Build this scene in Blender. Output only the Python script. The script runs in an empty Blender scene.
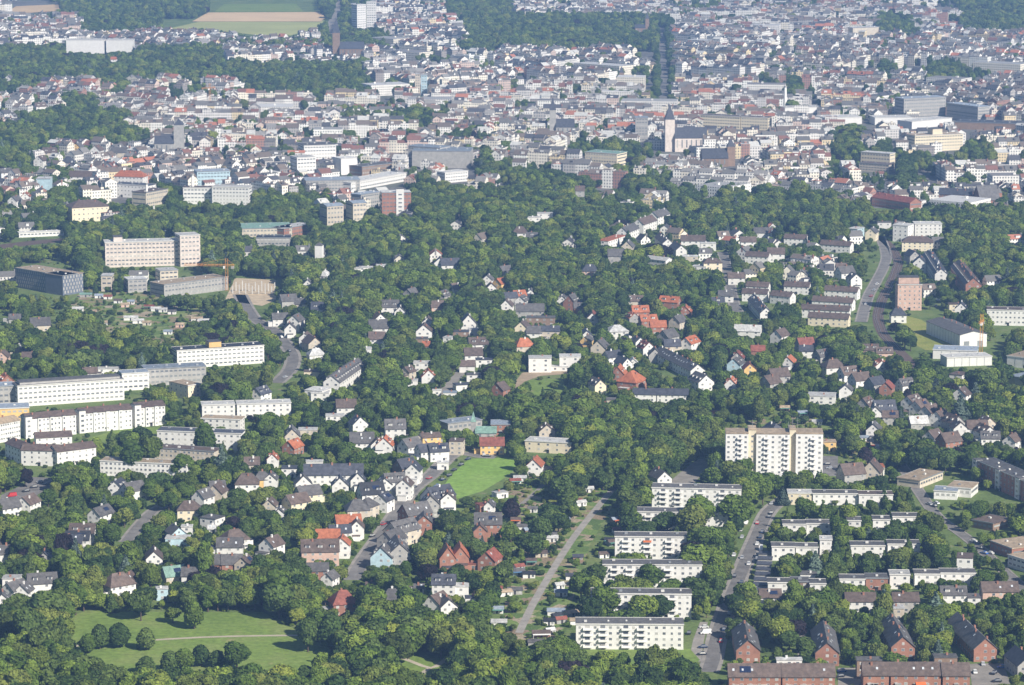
import bpy, math, random
import numpy as np
from mathutils import Vector, Matrix
PI = math.pi
R = math.radians
scene = bpy.context.scene
COL = scene.collection
rng = random.Random(7)
NR = np.random.RandomState(5)

# ------------------------------------------------------------------ camera
W_, H_ = 1024, 685
FPX = 3205.0
CAM_H = 383.0
PITCH = R(9.9)
cp, sp = math.cos(PITCH), math.sin(PITCH)

def at(px, py, z=0.0):
    """point of the plane of height z that the eye sees at px, py"""
    a = (px - W_ / 2) / FPX
    b = (H_ / 2 - py) / FPX
    d = Vector((a, cp + b * sp, -sp + b * cp))
    t = (z - CAM_H) / d.z
    return Vector((d.x * t, d.y * t, z))

def proj(x, y, z=0.0):
    dz = z - CAM_H
    dep = y * cp - dz * sp
    up = y * sp + dz * cp
    return (W_ / 2 + FPX * x / dep, H_ / 2 - FPX * up / dep, FPX / dep)

cam_d = bpy.data.cameras.new("camera")
cam = bpy.data.objects.new("camera", cam_d)
COL.objects.link(cam)
cam.location = (0, 0, CAM_H)
cam.rotation_euler = (PI / 2 - PITCH, 0, 0)
cam_d.sensor_width = 36.0
cam_d.lens = 36.0 * FPX / W_
cam_d.clip_start = 1.0
cam_d.clip_end = 60000
scene.camera = cam
scene.render.resolution_x, scene.render.resolution_y = W_, H_

# ------------------------------------------------------------------ light
SUN_AZ, SUN_EL = 43.0, 36.0
wd = bpy.data.worlds.new("World")
scene.world = wd
wd.use_nodes = True
nt = wd.node_tree
bg = nt.nodes["Background"]
sky = nt.nodes.new("ShaderNodeTexSky")
sky.sky_type = 'NISHITA'
sky.sun_disc = False
sky.sun_elevation = R(SUN_EL)
sky.sun_rotation = R(180 - SUN_AZ)
sky.altitude = 200
nt.links.new(sky.outputs[0], bg.inputs[0])
bg.inputs[1].default_value = 0.056
sl = bpy.data.lights.new("sun", 'SUN')
sl.energy = 5.0
sl.angle = R(0.5)
sl.color = (1.0, 0.93, 0.82)
so = bpy.data.objects.new("sun", sl)
COL.objects.link(so)
sv = Vector((math.sin(R(SUN_AZ)) * math.cos(R(SUN_EL)), -math.cos(R(SUN_AZ)) * math.cos(R(SUN_EL)), math.sin(R(SUN_EL))))
so.rotation_euler = sv.to_track_quat('Z', 'Y').to_euler()
so.location = (300, -300, 600)
scene.view_settings.view_transform = 'Standard'
scene.view_settings.look = 'None'
scene.view_settings.exposure = 0.70
scene.view_settings.gamma = 1.0

# ------------------------------------------------------------------ materials
def newmat(name):
    m = bpy.data.materials.new(name)
    m.use_nodes = True
    t = m.node_tree
    p = t.nodes["Principled BSDF"]
    return m, t, p

def N(t, kind, **kw):
    n = t.nodes.new(kind)
    for k, v in kw.items():
        setattr(n, k, v)
    return n

def mixcol(t, fac, a, b, blend='MIX'):
    n = N(t, "ShaderNodeMix", data_type='RGBA', blend_type=blend)
    for sock, v in ((n.inputs[0], fac), (n.inputs[6], a), (n.inputs[7], b)):
        if hasattr(v, 'is_linked') or isinstance(v, bpy.types.NodeSocket):
            t.links.new(v, sock)
        elif isinstance(v, (int, float)):
            sock.default_value = v
        else:
            sock.default_value = (v[0], v[1], v[2], 1)
    return n.outputs[2]

def noise(t, scale, detail=3, coord='Object', rough=0.6, vec=None):
    n = N(t, "ShaderNodeTexNoise")
    n.inputs["Scale"].default_value = scale
    n.inputs["Detail"].default_value = detail
    n.inputs["Roughness"].default_value = rough
    if vec is None:
        if coord == 'World':
            g = N(t, "ShaderNodeNewGeometry")
            vec = g.outputs["Position"]
        else:
            tc = N(t, "ShaderNodeTexCoord")
            vec = tc.outputs[coord]
    t.links.new(vec, n.inputs["Vector"])
    return n.outputs["Fac"]

def ramp(t, fac, stops):
    r = N(t, "ShaderNodeValToRGB")
    e = r.color_ramp.elements
    while len(e) < len(stops):
        e.new(0.5)
    for i, (p, c) in enumerate(stops):
        e[i].position = p
        e[i].color = (c[0], c[1], c[2], 1) if not isinstance(c, (int, float)) else (c, c, c, 1)
    t.links.new(fac, r.inputs[0])
    return r.outputs[0]

def math_(t, op, a, b=None, c=None):
    n = N(t, "ShaderNodeMath", operation=op)
    for i, v in enumerate((a, b, c)):
        if v is None:
            continue
        if isinstance(v, bpy.types.NodeSocket):
            t.links.new(v, n.inputs[i])
        else:
            n.inputs[i].default_value = v
    return n.outputs[0]

def mat_plain(name, col, rough=0.8, var=0.18, scale=0.35, metal=0.0, spec=0.3):
    """weathered surface: world noise in two sizes gives stains and wear"""
    m, t, p = newmat(name)
    f = noise(t, scale, 4, 'World')
    f2 = noise(t, scale * 7, 2, 'World')
    d = [c * (1 - var) for c in col]
    l = [min(1, c * (1 + var * 0.6)) for c in col]
    c1 = ramp(t, f, [(0.3, d), (0.7, l)])
    g = ramp(t, f2, [(0.3, 1 - var * .7), (0.65, 1.0)])
    c2 = mixcol(t, 1.0, c1, g, 'MULTIPLY')
    oi = N(t, "ShaderNodeObjectInfo")
    v = math_(t, 'MULTIPLY_ADD', oi.outputs["Random"], 0.16, 0.92)
    hs = N(t, "ShaderNodeHueSaturation")
    t.links.new(c2, hs.inputs["Color"]); t.links.new(v, hs.inputs["Value"])
    t.links.new(hs.outputs[0], p.inputs["Base Color"])
    p.inputs["Roughness"].default_value = rough
    p.inputs["Metallic"].default_value = metal
    p.inputs["Specular IOR Level"].default_value = spec
    return m

def mat_roof(name, col, red=False):
    m, t, p = newmat(name)
    f = noise(t, 0.5, 4, 'World')
    f2 = noise(t, 3.2, 2, 'World')
    c1 = ramp(t, f, [(0.28, [c * 0.6 for c in col]), (0.5, [c * .92 for c in col]), (0.75, [min(1, c * 1.3 + 0.01) for c in col])])
    c2 = mixcol(t, 1.0, c1, ramp(t, f2, [(0.3, 0.7), (0.62, 1.05)]), 'MULTIPLY')
    # courses of tiles
    tc = N(t, "ShaderNodeTexCoord")
    w = N(t, "ShaderNodeTexWave")
    w.wave_type = 'BANDS'; w.bands_direction = 'Z'
    w.inputs["Scale"].default_value = 1.1
    w.inputs["Distortion"].default_value = 0.6
    t.links.new(tc.outputs["Object"], w.inputs["Vector"])
    c3 = mixcol(t, 0.22, c2, w.outputs["Color"], 'MULTIPLY')
    oi = N(t, "ShaderNodeObjectInfo")
    v = math_(t, 'MULTIPLY_ADD', oi.outputs["Random"], 0.3, 0.86)
    hs = N(t, "ShaderNodeHueSaturation")
    t.links.new(c3, hs.inputs["Color"]); t.links.new(v, hs.inputs["Value"])
    t.links.new(hs.outputs[0], p.inputs["Base Color"])
    p.inputs["Roughness"].default_value = 0.62
    p.inputs["Specular IOR Level"].default_value = 0.35
    return m

WALL = {'w': ('white', (0.70, 0.69, 0.665)), 'c': ('cream', (0.70, 0.62, 0.46)), 'y': ('yellow', (0.74, 0.50, 0.20)),
        'b': ('red brick', (0.33, 0.165, 0.115)), 'p': ('pale pink', (0.60, 0.42, 0.34)), 'g': ('grey', (0.38, 0.37, 0.35)),
        't': ('pale blue', (0.45, 0.60, 0.66)), 'n': ('brown', (0.26, 0.18, 0.13)), 'e': ('beige', (0.55, 0.49, 0.40)), 'r': ('pale rose', (0.68, 0.60, 0.54))}
ROOF = {'g': ('grey', (0.125, 0.12, 0.12)), 'd': ('dark slate', (0.07, 0.075, 0.095)), 'n': ('brown', (0.135, 0.10, 0.085)),
        'r': ('orange-red', (0.43, 0.145, 0.07)), 'l': ('pale', (0.55, 0.55, 0.54)), 'k': ('black', (0.03, 0.032, 0.04)),
        's': ('sandy', (0.42, 0.33, 0.23)), 'm': ('dark red', (0.26, 0.085, 0.06)), 'v': ('green', (0.22, 0.36, 0.30)),
        'u': ('blue-grey', (0.28, 0.33, 0.40))}
MW = {k: mat_plain("wall_" + v[0].replace(' ', '_'), v[1], 0.85, 0.10 if k in 'wc' else 0.2) for k, v in WALL.items()}
MR = {k: mat_roof("roof_" + v[0].replace(' ', '_'), v[1]) for k, v in ROOF.items()}

def mat_glass():
    m, t, p = newmat("window_glass")
    oi = N(t, "ShaderNodeObjectInfo")
    c = ramp(t, oi.outputs["Random"], [(0.0, (0.09, 0.10, 0.115)), (0.45, (0.17, 0.18, 0.20)), (0.75, (0.25, 0.26, 0.26)), (1.0, (0.5, 0.49, 0.46))])
    t.links.new(c, p.inputs["Base Color"])
    p.inputs["Roughness"].default_value = 0.18
    p.inputs["Specular IOR Level"].default_value = 0.6
    return m
M_GLASS = mat_glass()
M_FRAME = mat_plain("window_frame", (0.62, 0.61, 0.58), 0.5, 0.1)
M_METAL = mat_plain("zinc", (0.42, 0.44, 0.46), 0.4, 0.15, metal=0.5)
M_DARK = mat_plain("dark_opening", (0.035, 0.035, 0.04), 0.6, 0.2)
M_STONE = mat_plain("weathered_stone", (0.30, 0.27, 0.23), 0.9, 0.3)
M_CONC = mat_plain("concrete", (0.36, 0.35, 0.33), 0.9, 0.2)
M_ASPH = mat_plain("asphalt", (0.19, 0.18, 0.172), 0.92, 0.36, 0.12)
M_PAVE = mat_plain("paving", (0.27, 0.25, 0.225), 0.9, 0.25, 0.15)
M_PATH = mat_plain("gravel_path", (0.42, 0.37, 0.29), 0.95, 0.2, 0.2)
M_BALLAST = mat_plain("rail_ballast", (0.12, 0.085, 0.07), 0.95, 0.3, 0.3)
M_SAND = mat_plain("sandy_earth", (0.36, 0.28, 0.19), 0.95, 0.25, 0.2)
M_SITE = mat_plain("building_site_earth", (0.52, 0.42, 0.29), 0.95, 0.25, 0.2)
M_PATHG = mat_plain("worn_track", (0.29, 0.27, 0.245), 0.95, 0.25, 0.2)
M_CORN = mat_plain("ripe_corn", (0.58, 0.42, 0.24), 0.95, 0.12, 0.01)
M_PASTURE = mat_plain("pale_pasture", (0.34, 0.36, 0.13), 0.95, 0.15, 0.01)
M_CRANE = mat_plain("crane_orange", (0.65, 0.30, 0.06), 0.5, 0.1)
M_ORANGE = mat_plain("awning_orange", (0.65, 0.17, 0.05), 0.7, 0.1)
M_REDB = mat_plain("awning_red", (0.5, 0.05, 0.05), 0.7, 0.1)
M_BLUEB = mat_plain("awning_blue", (0.10, 0.22, 0.38), 0.7, 0.1)
M_GREENB = mat_plain("awning_green", (0.12, 0.30, 0.24), 0.7, 0.1)
M_SOLAR = mat_plain("solar_panel", (0.02, 0.03, 0.07), 0.2, 0.1)
M_RUB = mat_plain("tyre_rubber", (0.02, 0.02, 0.02), 0.9, 0.1)
M_BARK = mat_plain("bark", (0.10, 0.075, 0.055), 0.95, 0.3, 1.0)

def mat_grass(name, a, b, c, s=0.05, wear=None):
    m, t, p = newmat(name)
    f = noise(t, s, 6, 'World', 0.65)
    f2 = noise(t, s * 14, 3, 'World', 0.7)
    c1 = ramp(t, f, [(0.3, a), (0.5, b), (0.72, c)])
    c2 = mixcol(t, 1.0, c1, ramp(t, f2, [(0.3, 0.68), (0.65, 1.15)]), 'MULTIPLY')
    if wear:
        f3 = noise(t, s * 1.7 + 0.011, 5, 'World', 0.7)
        c2 = mixcol(t, ramp(t, f3, [(0.60, 0.0), (0.70, 0.8)]), c2, wear)
    t.links.new(c2, p.inputs["Base Color"])
    p.inputs["Roughness"].default_value = 0.95
    p.inputs["Specular IOR Level"].default_value = 0.1
    return m
M_GROUND = mat_grass("ground_green", (0.06, 0.09, 0.03), (0.12, 0.17, 0.05), (0.18, 0.20, 0.08), 0.04, (0.24, 0.20, 0.14))
M_LAWN = mat_grass("park_lawn", (0.120, 0.185, 0.040), (0.165, 0.235, 0.052), (0.21, 0.24, 0.085), 0.025, (0.29, 0.25, 0.13))
M_FIELD = mat_grass("playing_field", (0.16, 0.27, 0.050), (0.19, 0.31, 0.062), (0.23, 0.33, 0.085), 0.02)
M_MEADOW = mat_grass("rough_meadow", (0.16, 0.19, 0.04), (0.24, 0.26, 0.06), (0.30, 0.27, 0.09), 0.05)
M_CITYG = mat_grass("city_ground", (0.10, 0.10, 0.10), (0.16, 0.155, 0.15), (0.07, 0.10, 0.045), 0.012)

def mat_allot():
    m, t, p = newmat("allotment_ground")
    g = N(t, "ShaderNodeNewGeometry")
    mp = N(t, "ShaderNodeMapping")
    mp.inputs["Rotation"].default_value = (0, 0, 0.55)
    t.links.new(g.outputs["Position"], mp.inputs["Vector"])
    v = N(t, "ShaderNodeTexVoronoi")
    v.distance = 'CHEBYCHEV'
    v.inputs["Scale"].default_value = 0.12
    t.links.new(mp.outputs[0], v.inputs["Vector"])
    sepc = N(t, "ShaderNodeSeparateColor")
    t.links.new(v.outputs["Color"], sepc.inputs[0])
    c1 = ramp(t, sepc.outputs[0], [(0.0, (0.09, 0.14, 0.04)), (0.35, (0.15, 0.22, 0.06)), (0.6, (0.23, 0.25, 0.10)), (0.8, (0.24, 0.18, 0.12)), (1.0, (0.36, 0.31, 0.22))])
    f2 = noise(t, 0.8, 4, 'World', 0.75)
    c2 = mixcol(t, 1.0, c1, ramp(t, f2, [(0.3, 0.45), (0.65, 1.25)]), 'MULTIPLY')
    t.links.new(c2, p.inputs["Base Color"])
    p.inputs["Roughness"].default_value = 0.95
    p.inputs["Specular IOR Level"].default_value = 0.1
    return m
M_ALLOT = mat_allot()

def mat_leaf(name, col, hue=0.018, val=0.85):
    m, t, p = newmat(name)
    oi = N(t, "ShaderNodeObjectInfo")
    at_ = N(t, "ShaderNodeAttribute")
    at_.attribute_name = "tone"
    f = noise(t, 0.35, 3, 'World')
    h = math_(t, 'MULTIPLY_ADD', oi.outputs["Random"], -2 * hue, 0.504 + hue)
    h2 = math_(t, 'MULTIPLY_ADD', f, 0.03, math_(t, 'SUBTRACT', h, 0.015))
    v1 = math_(t, 'MULTIPLY_ADD', oi.outputs["Random"], val, 1 - val / 2)
    v2 = math_(t, 'MULTIPLY_ADD', at_.outputs["Fac"], 0.9, 0.55)
    v = math_(t, 'MULTIPLY', v1, v2)
    hs = N(t, "ShaderNodeHueSaturation")
    hs.inputs["Color"].default_value = (*col, 1)
    t.links.new(h2, hs.inputs["Hue"]); t.links.new(v, hs.inputs["Value"])
    t.links.new(hs.outputs[0], p.inputs["Base Color"])
    p.inputs["Roughness"].default_value = 0.7
    p.inputs["Specular IOR Level"].default_value = 0.15
    tr = N(t, "ShaderNodeBsdfTranslucent")
    t.links.new(hs.outputs[0], tr.inputs[0])
    mx = N(t, "ShaderNodeMixShader")
    mx.inputs[0].default_value = 0.22
    out = t.nodes["Material Output"]
    t.links.new(p.outputs[0], mx.inputs[1]); t.links.new(tr.outputs[0], mx.inputs[2])
    t.links.new(mx.outputs[0], out.inputs[0])
    return m
LEAF = {'mid green': mat_leaf("leaf_mid_green", (0.116, 0.168, 0.026)),
        'dark green': mat_leaf("leaf_dark_green", (0.068, 0.106, 0.024), 0.02),
        'yellow-green': mat_leaf("leaf_yellow_green", (0.16, 0.20, 0.032)),
        'olive green': mat_leaf("leaf_olive", (0.118, 0.148, 0.030)),
        'copper-red': mat_leaf("leaf_copper", (0.026, 0.018, 0.022), 0.01),
        'blue-green': mat_leaf("leaf_blue_green", (0.10, 0.14, 0.105), 0.01)}

# ------------------------------------------------------------------ mesh helpers
class MB:
    def __init__(s):
        s.v = []; s.f = []; s.m = []
    def poly(s, pts, m=0):
        b = len(s.v)
        s.v.extend([tuple(p) for p in pts]); s.f.append(tuple(range(b, b + len(pts)))); s.m.append(m)
    def box(s, x0, x1, y0, y1, z0, z1, m=0, top=None):
        b = len(s.v)
        s.v += [(x0, y0, z0), (x1, y0, z0), (x1, y1, z0), (x0, y1, z0), (x0, y0, z1), (x1, y0, z1), (x1, y1, z1), (x0, y1, z1)]
        for i, q in enumerate(((0, 3, 2, 1), (4, 5, 6, 7), (0, 1, 5, 4), (1, 2, 6, 5), (2, 3, 7, 6), (3, 0, 4, 7))):
            s.f.append(tuple(b + k for k in q)); s.m.append(top if (i == 1 and top is not None) else m)
    def prism(s, ring0, ring1, m=0, caps=True):
        b = len(s.v); n = len(ring0)
        s.v += [tuple(p) for p in ring0] + [tuple(p) for p in ring1]
        for i in range(n):
            j = (i + 1) % n
            s.f.append((b + i, b + j, b + n + j, b + n + i)); s.m.append(m)
        if caps:
            s.f.append(tuple(b + i for i in reversed(range(n)))); s.m.append(m)
            s.f.append(tuple(b + n + i for i in range(n))); s.m.append(m)
    def cyl(s, x, y, z0, z1, r0, r1, n=8, m=0):
        a = [(x + r0 * math.cos(2 * PI * i / n), y + r0 * math.sin(2 * PI * i / n), z0) for i in range(n)]
        c = [(x + r1 * math.cos(2 * PI * i / n), y + r1 * math.sin(2 * PI * i / n), z1) for i in range(n)]
        s.prism(a, c, m)
    def bar(s, p, q, r, m=0, n=4):
        p = Vector(p); q = Vector(q); d = (q - p).normalized()
        a = d.cross(Vector((0, 0, 1)))
        if a.length < 1e-3: a = Vector((1, 0, 0))
        a.normalize(); b = d.cross(a)
        r0 = [p + r * (a * math.cos(2 * PI * i / n + .78) + b * math.sin(2 * PI * i / n + .78)) for i in range(n)]
        r1 = [x + (q - p) for x in r0]
        s.prism(r0, r1, m)
    def mesh(s, name, mats):
        me = bpy.data.meshes.new(name)
        me.from_pydata(s.v, [], s.f)
        for mm in (mats if isinstance(mats, (list, tuple)) else [mats]):
            me.materials.append(mm)
        if any(s.m):
            me.polygons.foreach_set("material_index", s.m)
        me.update()
        return me

def link(name, data, parent=None, loc=None, rz=None, scale=None):
    o = bpy.data.objects.new(name, data)
    COL.objects.link(o)
    if parent is not None: o.parent = parent
    if loc is not None: o.location = loc
    if rz is not None: o.rotation_euler = (0, 0, rz)
    if scale is not None: o.scale = scale
    return o

def empty(name, loc, rz=0.0):
    o = link(name, None, None, loc, rz)
    o.empty_display_size = 1
    return o

THINGS = []     # dicts: obj, noun, look, sx, sy
ANCH = []       # (phrase, sx, sy, obj)
def reg(o, cat, noun, look, px, py, group=None, label=None, anchor=None):
    o['category'] = cat
    if group: o['group'] = group
    if label: o['label'] = label
    THINGS.append(dict(o=o, noun=noun, look=look, x=px, y=py, label=label))
    if anchor: ANCH.append((anchor, px, py, o))

def struct(name, mb, mat):
    o = link(name, mb.mesh(name, mat))
    o['kind'] = 'structure'
    return o

# ------------------------------------------------------------------ land cover, 16 px cells
GRID = [
"cggdFFFFFFFFFfffffffFFFcccccFFFFccccccccccdddcccccccccccccccFFFF",
"cccccFFFFFffffffffffFFFccccccFFFFFFFFFFFFvcccccccccccccFFcccFFFF",
"ccccccccccccccddddddFFFFcccccFFFFFFFFFFFFvcccccccccccccddccccccc",
"FFFFFFFFFFFFFFcccccccccccccdddccccccccccevccccccddccccddcccccccc",
"FFFFFFFFFFFFFFFFFFFFFFFccccccccccccccccccvcccccccccccccFccFFcccc",
"FdccccdFddddddddFFFFFFFccccccccccccccccccvccccccdFcccccccccccccc",
"dcddFFcccccccccccccccccccccccccccccccccccccccccccdcccccccccccccc",
"ddFFFFFFccccccccccccccccdFFdccccccccccccccccddddcccccccccccccccc",
"FFFFFFFFdccdcccccdcccccccdccccccccccccccccccccccccccFFcccccccccc",
"FFdccccccdccccccccccccccccccccddcccccFFdccccccccccccFFdvcccdFFcc",
"FFddccccddccccccccccccccccccccFddddcccFFcccccccccccccccFvccccccc",
"ccddFdccccccccccccccccccccFdccccFFFFdccFFFccccccccccccccvccccccc",
"dcdFTcccdFFdcccdTTTddccdFFFdFFFFFFFFTdddccddcFFFFFFddcccccccccFc",
"dhFFcccFFFFTTTTFFFFTcccdccFFFFFFFFFFFFddddddFFFFFFFFFFddFFFFFFdd",
"hhhhFFFFFFFFFFFFhhhFTFFFFFFFFFFFhFFFFFhhhhhFhhhhhhFFFhhhhhhhFFFh",
"TTTTFF......FFFFFFFFFFFFFFFhFFFFFFFFFFhFFFhhhhhhhhhhhT.TTThFFFFF",
"F....FF......FFFFFFFFFFFFFFFFFFFFFFFFFFFFFFFFhhhhhhhhh..TThhFFFF",
"T....TTTTT....T...FFFFFFFFFFFFFFFFFFFFFFFFFFFhhThhhhh...TThhhFFF",
"TTmmmaaaaaTTTTT..TFFFFFFFFFFFFFFFFFFFFFFTTTTThTThhTTT...T.ThFFFF",
"mTTmaaaaaaaaaTFF.TFFFFFFFFFFFFFFTFTTFFTTTFFTFFhhhTTTT...TggFFF..",
"mFmmFFaaaaaaTTFF...FFFFFFFTFFFFFTFTTTTTTTTTTTFTTTTTTTT.TggggFF..",
"FFFFFFTFFaaTTTFFF..TFFFTFFTFFFFFFFTTFFTTTTTTFTFTTFFFFFTTFggg...F",
"FFFFFFFFFFF.....TT.TTFFTFFFFFTTFFF..TFTTTTTTFFFTTTTFFTFTFT.....T",
"TTTTTTTT......TTT..TTTTFFFTFTTFTT...FFTTTTTTTTTTTTTTTFFFFFTTTFF.",
"......T..TT..FFFT.TTTFFFFTTTTFFFFgggTTTTTTTTTFFFTTTTTTFFFTTFTTFF",
"..........F.TTTTTTTFTTTFFFFFFFFFFFFFFFFTTFFFmTFFmmTTTFFTTTTFFFFF",
"..........TTTT..FTTTTTTTTTTFFTTFFFFFFFFFFFFFmm..mmmmTFFTTTTTTTFF",
"......gTT.TTTT.FTTTTTTTTTT.TTFTTF..FFFFFFFFFF......mmTFFTTTTTTTT",
"....T.TTTT.TTT.FTTTTTTTTTTT..gggTTFFFFFFFFFFF......mmmTTTFFTTTTT",
"T..TTT.TTTTTTTFFTTTT.TTTT...ggggTaTFFFFFFT.TF.....TTTTTT..T..T..",
"T..TTTTTTTTTTTTTTTTTTTTTTT.ggggTaaaFTaaFT.....FFTFTTTFFTT....TT.",
"TTmmTmTTTTTTTTTTTTTTTTTTT.TTgTTTaaaFaa.FTF..........mTTTT....TTT",
"TTTTTmTT.TTTTTTTTTTTTTTT.TTTTTTmaaFaa.aFTTT...T.mTTTTTTTTT..TTTT",
"FFTTTTT..TTTTTTTTTTTTT..TTTTTTTTaaaaa.aT..TTTT..TTTTTTTTTTT..TTT",
"FFFTFFTTTmTTTTTmmTTTT..TTTTTTTTTaaaa.aTT...TTT..mTTTTTTTTTT.TTTT",
"TFFFTTFTTTTTFTTTFFTTTTTFFTTTTTTTaaaa.aTT...TTT.mmTTTTmTTTTTTT.TT",
"TFFFFFFTFTTFFFFFFFFFTTTTFTTTTTTTaaa.aTTT...TT.mmmTTTTTTTTTTTTT..",
"TTTTFFFTTTTTTFFFFFFTTTFFFFTTTTTTaa.aaTTTTTTTT.TTTTTTTTTTFTTTTTTT",
"TFFFFggggggTTTTgTTTTFFFFFFFFFFTTa.aaaTFF.....TTTTTTTTTTFTTTTTTTT",
"TTFFFgggggggggggggFFFgFFFFFFFFTT..aaTTTT.....TT.TTTTTTTTTTTTTTTT",
"TTTTTgggggggggggggggFFFFFFgFFTTTFaTTTTggggg.T..mmTTmTTTTTTTTmmTT",
"TTTTTTgggFFFFFTFFTgggFFFggggFTTTFFFTgTTTFFFF...mmTTTmmmTmmTTT.mm",
"FFFFFFFFFFFFFFFFFFFFFFFFFFFFFFFFFFFFFFFFFTTT........FFm....m....",
]
for i, r_ in enumerate(GRID):
    assert len(r_) == 64, (i, len(r_))
def cell(px, py):
    c = min(63, max(0, int(px // 16))); r_ = min(42, max(0, int(py // 16)))
    return GRID[r_][c]
# ------------------------------------------------------------------ who stands where
OX, OY = -1300, 800
OCC = np.zeros((7400, 2600), np.uint8)       # one metre cells: 1 building, 2 road, 3 open grass
PROT = np.zeros((H_, W_), np.float32)        # distance of a thing that stays in view

def fill_poly(pts, code):
    xs = [p[0] for p in pts]; ys = [p[1] for p in pts]
    x0, x1 = int(min(xs) - OX) - 1, int(max(xs) - OX) + 2
    y0, y1 = int(min(ys) - OY) - 1, int(max(ys) - OY) + 2
    x0, y0 = max(0, x0), max(0, y0); x1, y1 = min(2600, x1), min(7400, y1)
    if x1 <= x0 or y1 <= y0: return
    gx, gy = np.meshgrid(np.arange(x0, x1) + OX + .5, np.arange(y0, y1) + OY + .5)
    ins = np.zeros(gx.shape, bool)
    n = len(pts)
    for i in range(n):
        ax, ay = pts[i][0], pts[i][1]; bx, by = pts[(i + 1) % n][0], pts[(i + 1) % n][1]
        if ay == by: continue
        c = ((ay > gy) != (by > gy)) & (gx < (bx - ax) * (gy - ay) / (by - ay) + ax)
        ins ^= c
    sub = OCC[y0:y1, x0:x1]
    sub[ins & (sub != 1)] = code

def occ_rect(cx, cy, yaw, L, W, code=1, grow=0.0):
    c, s = math.cos(yaw), math.sin(yaw)
    a, b = L / 2 + grow, W / 2 + grow
    fill_poly([(cx + u * c - v * s, cy + u * s + v * c) for u, v in ((-a, -b), (a, -b), (a, b), (-a, b))], code)

def occ_at(x, y):
    i, j = int(y - OY), int(x - OX)
    if 0 <= i < 7400 and 0 <= j < 2600: return OCC[i, j]
    return 0

def protect(x0, x1, y0, y1, Y):
    x0, x1 = max(0, int(x0)), min(W_, int(x1) + 1); y0, y1 = max(0, int(y0)), min(H_, int(y1) + 1)
    if x1 > x0 and y1 > y0:
        s = PROT[y0:y1, x0:x1]
        np.maximum(s, Y, out=s)

def protect_obj(cx, cy, yaw, L, W, h, rh, keep=0.62):
    c, s = math.cos(yaw), math.sin(yaw)
    P = []
    for u, v in ((-L / 2, -W / 2), (L / 2, -W / 2), (L / 2, W / 2), (-L / 2, W / 2)):
        x, y = cx + u * c - v * s, cy + u * s + v * c
        P.append(proj(x, y, h)); 
    top = min(p[1] for p in P) - rh * 0.8 * P[0][2]
    x0 = min(p[0] for p in P); x1 = max(p[0] for p in P)
    bot = max(p[1] for p in P) + h * keep * P[0][2]
    protect(x0, x1, top, bot, cy)

# ------------------------------------------------------------------ windows and small parts
def window_mesh(name, w, h):
    b = MB()
    b.box(-w / 2, w / 2, -0.05, 0.05, -h / 2, h / 2, 0)
    e = 0.08
    b.box(-w / 2 + e, -0.02, -0.075, 0.0, -h / 2 + e, h / 2 - e, 1)
    b.box(0.02, w / 2 - e, -0.075, 0.0, -h / 2 + e, h / 2 - e, 1)
    return b.mesh(name, [M_FRAME, M_GLASS])
WIN = {'s': window_mesh("window_small", 1.1, 1.2), 'n': window_mesh("window_wide", 1.4, 1.25), 'l': window_mesh("window_large", 1.6, 1.3)}
db = MB(); db.box(-0.55, 0.55, -0.06, 0.06, 0, 2.1)
DOOR = db.mesh("door", M_DARK)
chm = MB(); chm.box(-0.45, 0.45, -0.35, 0.35, -1.2, 1.3); chm.box(-0.52, 0.52, -0.42, 0.42, 1.3, 1.42)
CHIM = chm.mesh("chimney", MW['b'])
chm2 = MB(); chm2.box(-0.45, 0.45, -0.35, 0.35, -1.2, 1.3); chm2.box(-0.52, 0.52, -0.42, 0.42, 1.3, 1.42)
CHIM2 = chm2.mesh("chimney", MW['w'])
sk = MB(); sk.box(-0.5, 0.5, -0.65, 0.65, 0.0, 0.12, 0); sk.box(-0.4, 0.4, -0.55, 0.55, 0.1, 0.16, 1)
SKYL = sk.mesh("skylight", [M_METAL, mat_plain("skylight_glass", (0.55, 0.58, 0.62), 0.1, 0.1, spec=0.8)])

def facing(yaw, nx, ny):
    """does a wall with this local normal turn towards the valley side we look from"""
    wy = nx * math.sin(yaw) + ny * math.cos(yaw)
    return wy < 0.25

def add_window(root, x, y, z, rz, k='n'):
    link("window", WIN[k], root, (x, y, z), rz)

def wall_windows(root, yaw, L, W, h, floors, near, k='n', step=3.1, z0=0.0):
    fh = (h - z0) / floors
    for nx, ny, ln, off in ((0, -1, L, W / 2), (1, 0, W, L / 2), (0, 1, L, W / 2), (-1, 0, W, L / 2)):
        if not facing(yaw, nx, ny): continue
        n = max(1, int((ln - 1.2) / (step if near else step * 1.5)))
        for f in range(floors):
            for i in range(n):
                if near and rng.random() < 0.08: continue
                u = (i + 0.5) * ln / n - ln / 2
                z = z0 + f * fh + fh * 0.55
                rz = math.atan2(nx, -ny)
                add_window(root, nx * off + (u if nx == 0 else 0), ny * off + (u if ny == 0 else 0), z, rz, k)

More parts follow.
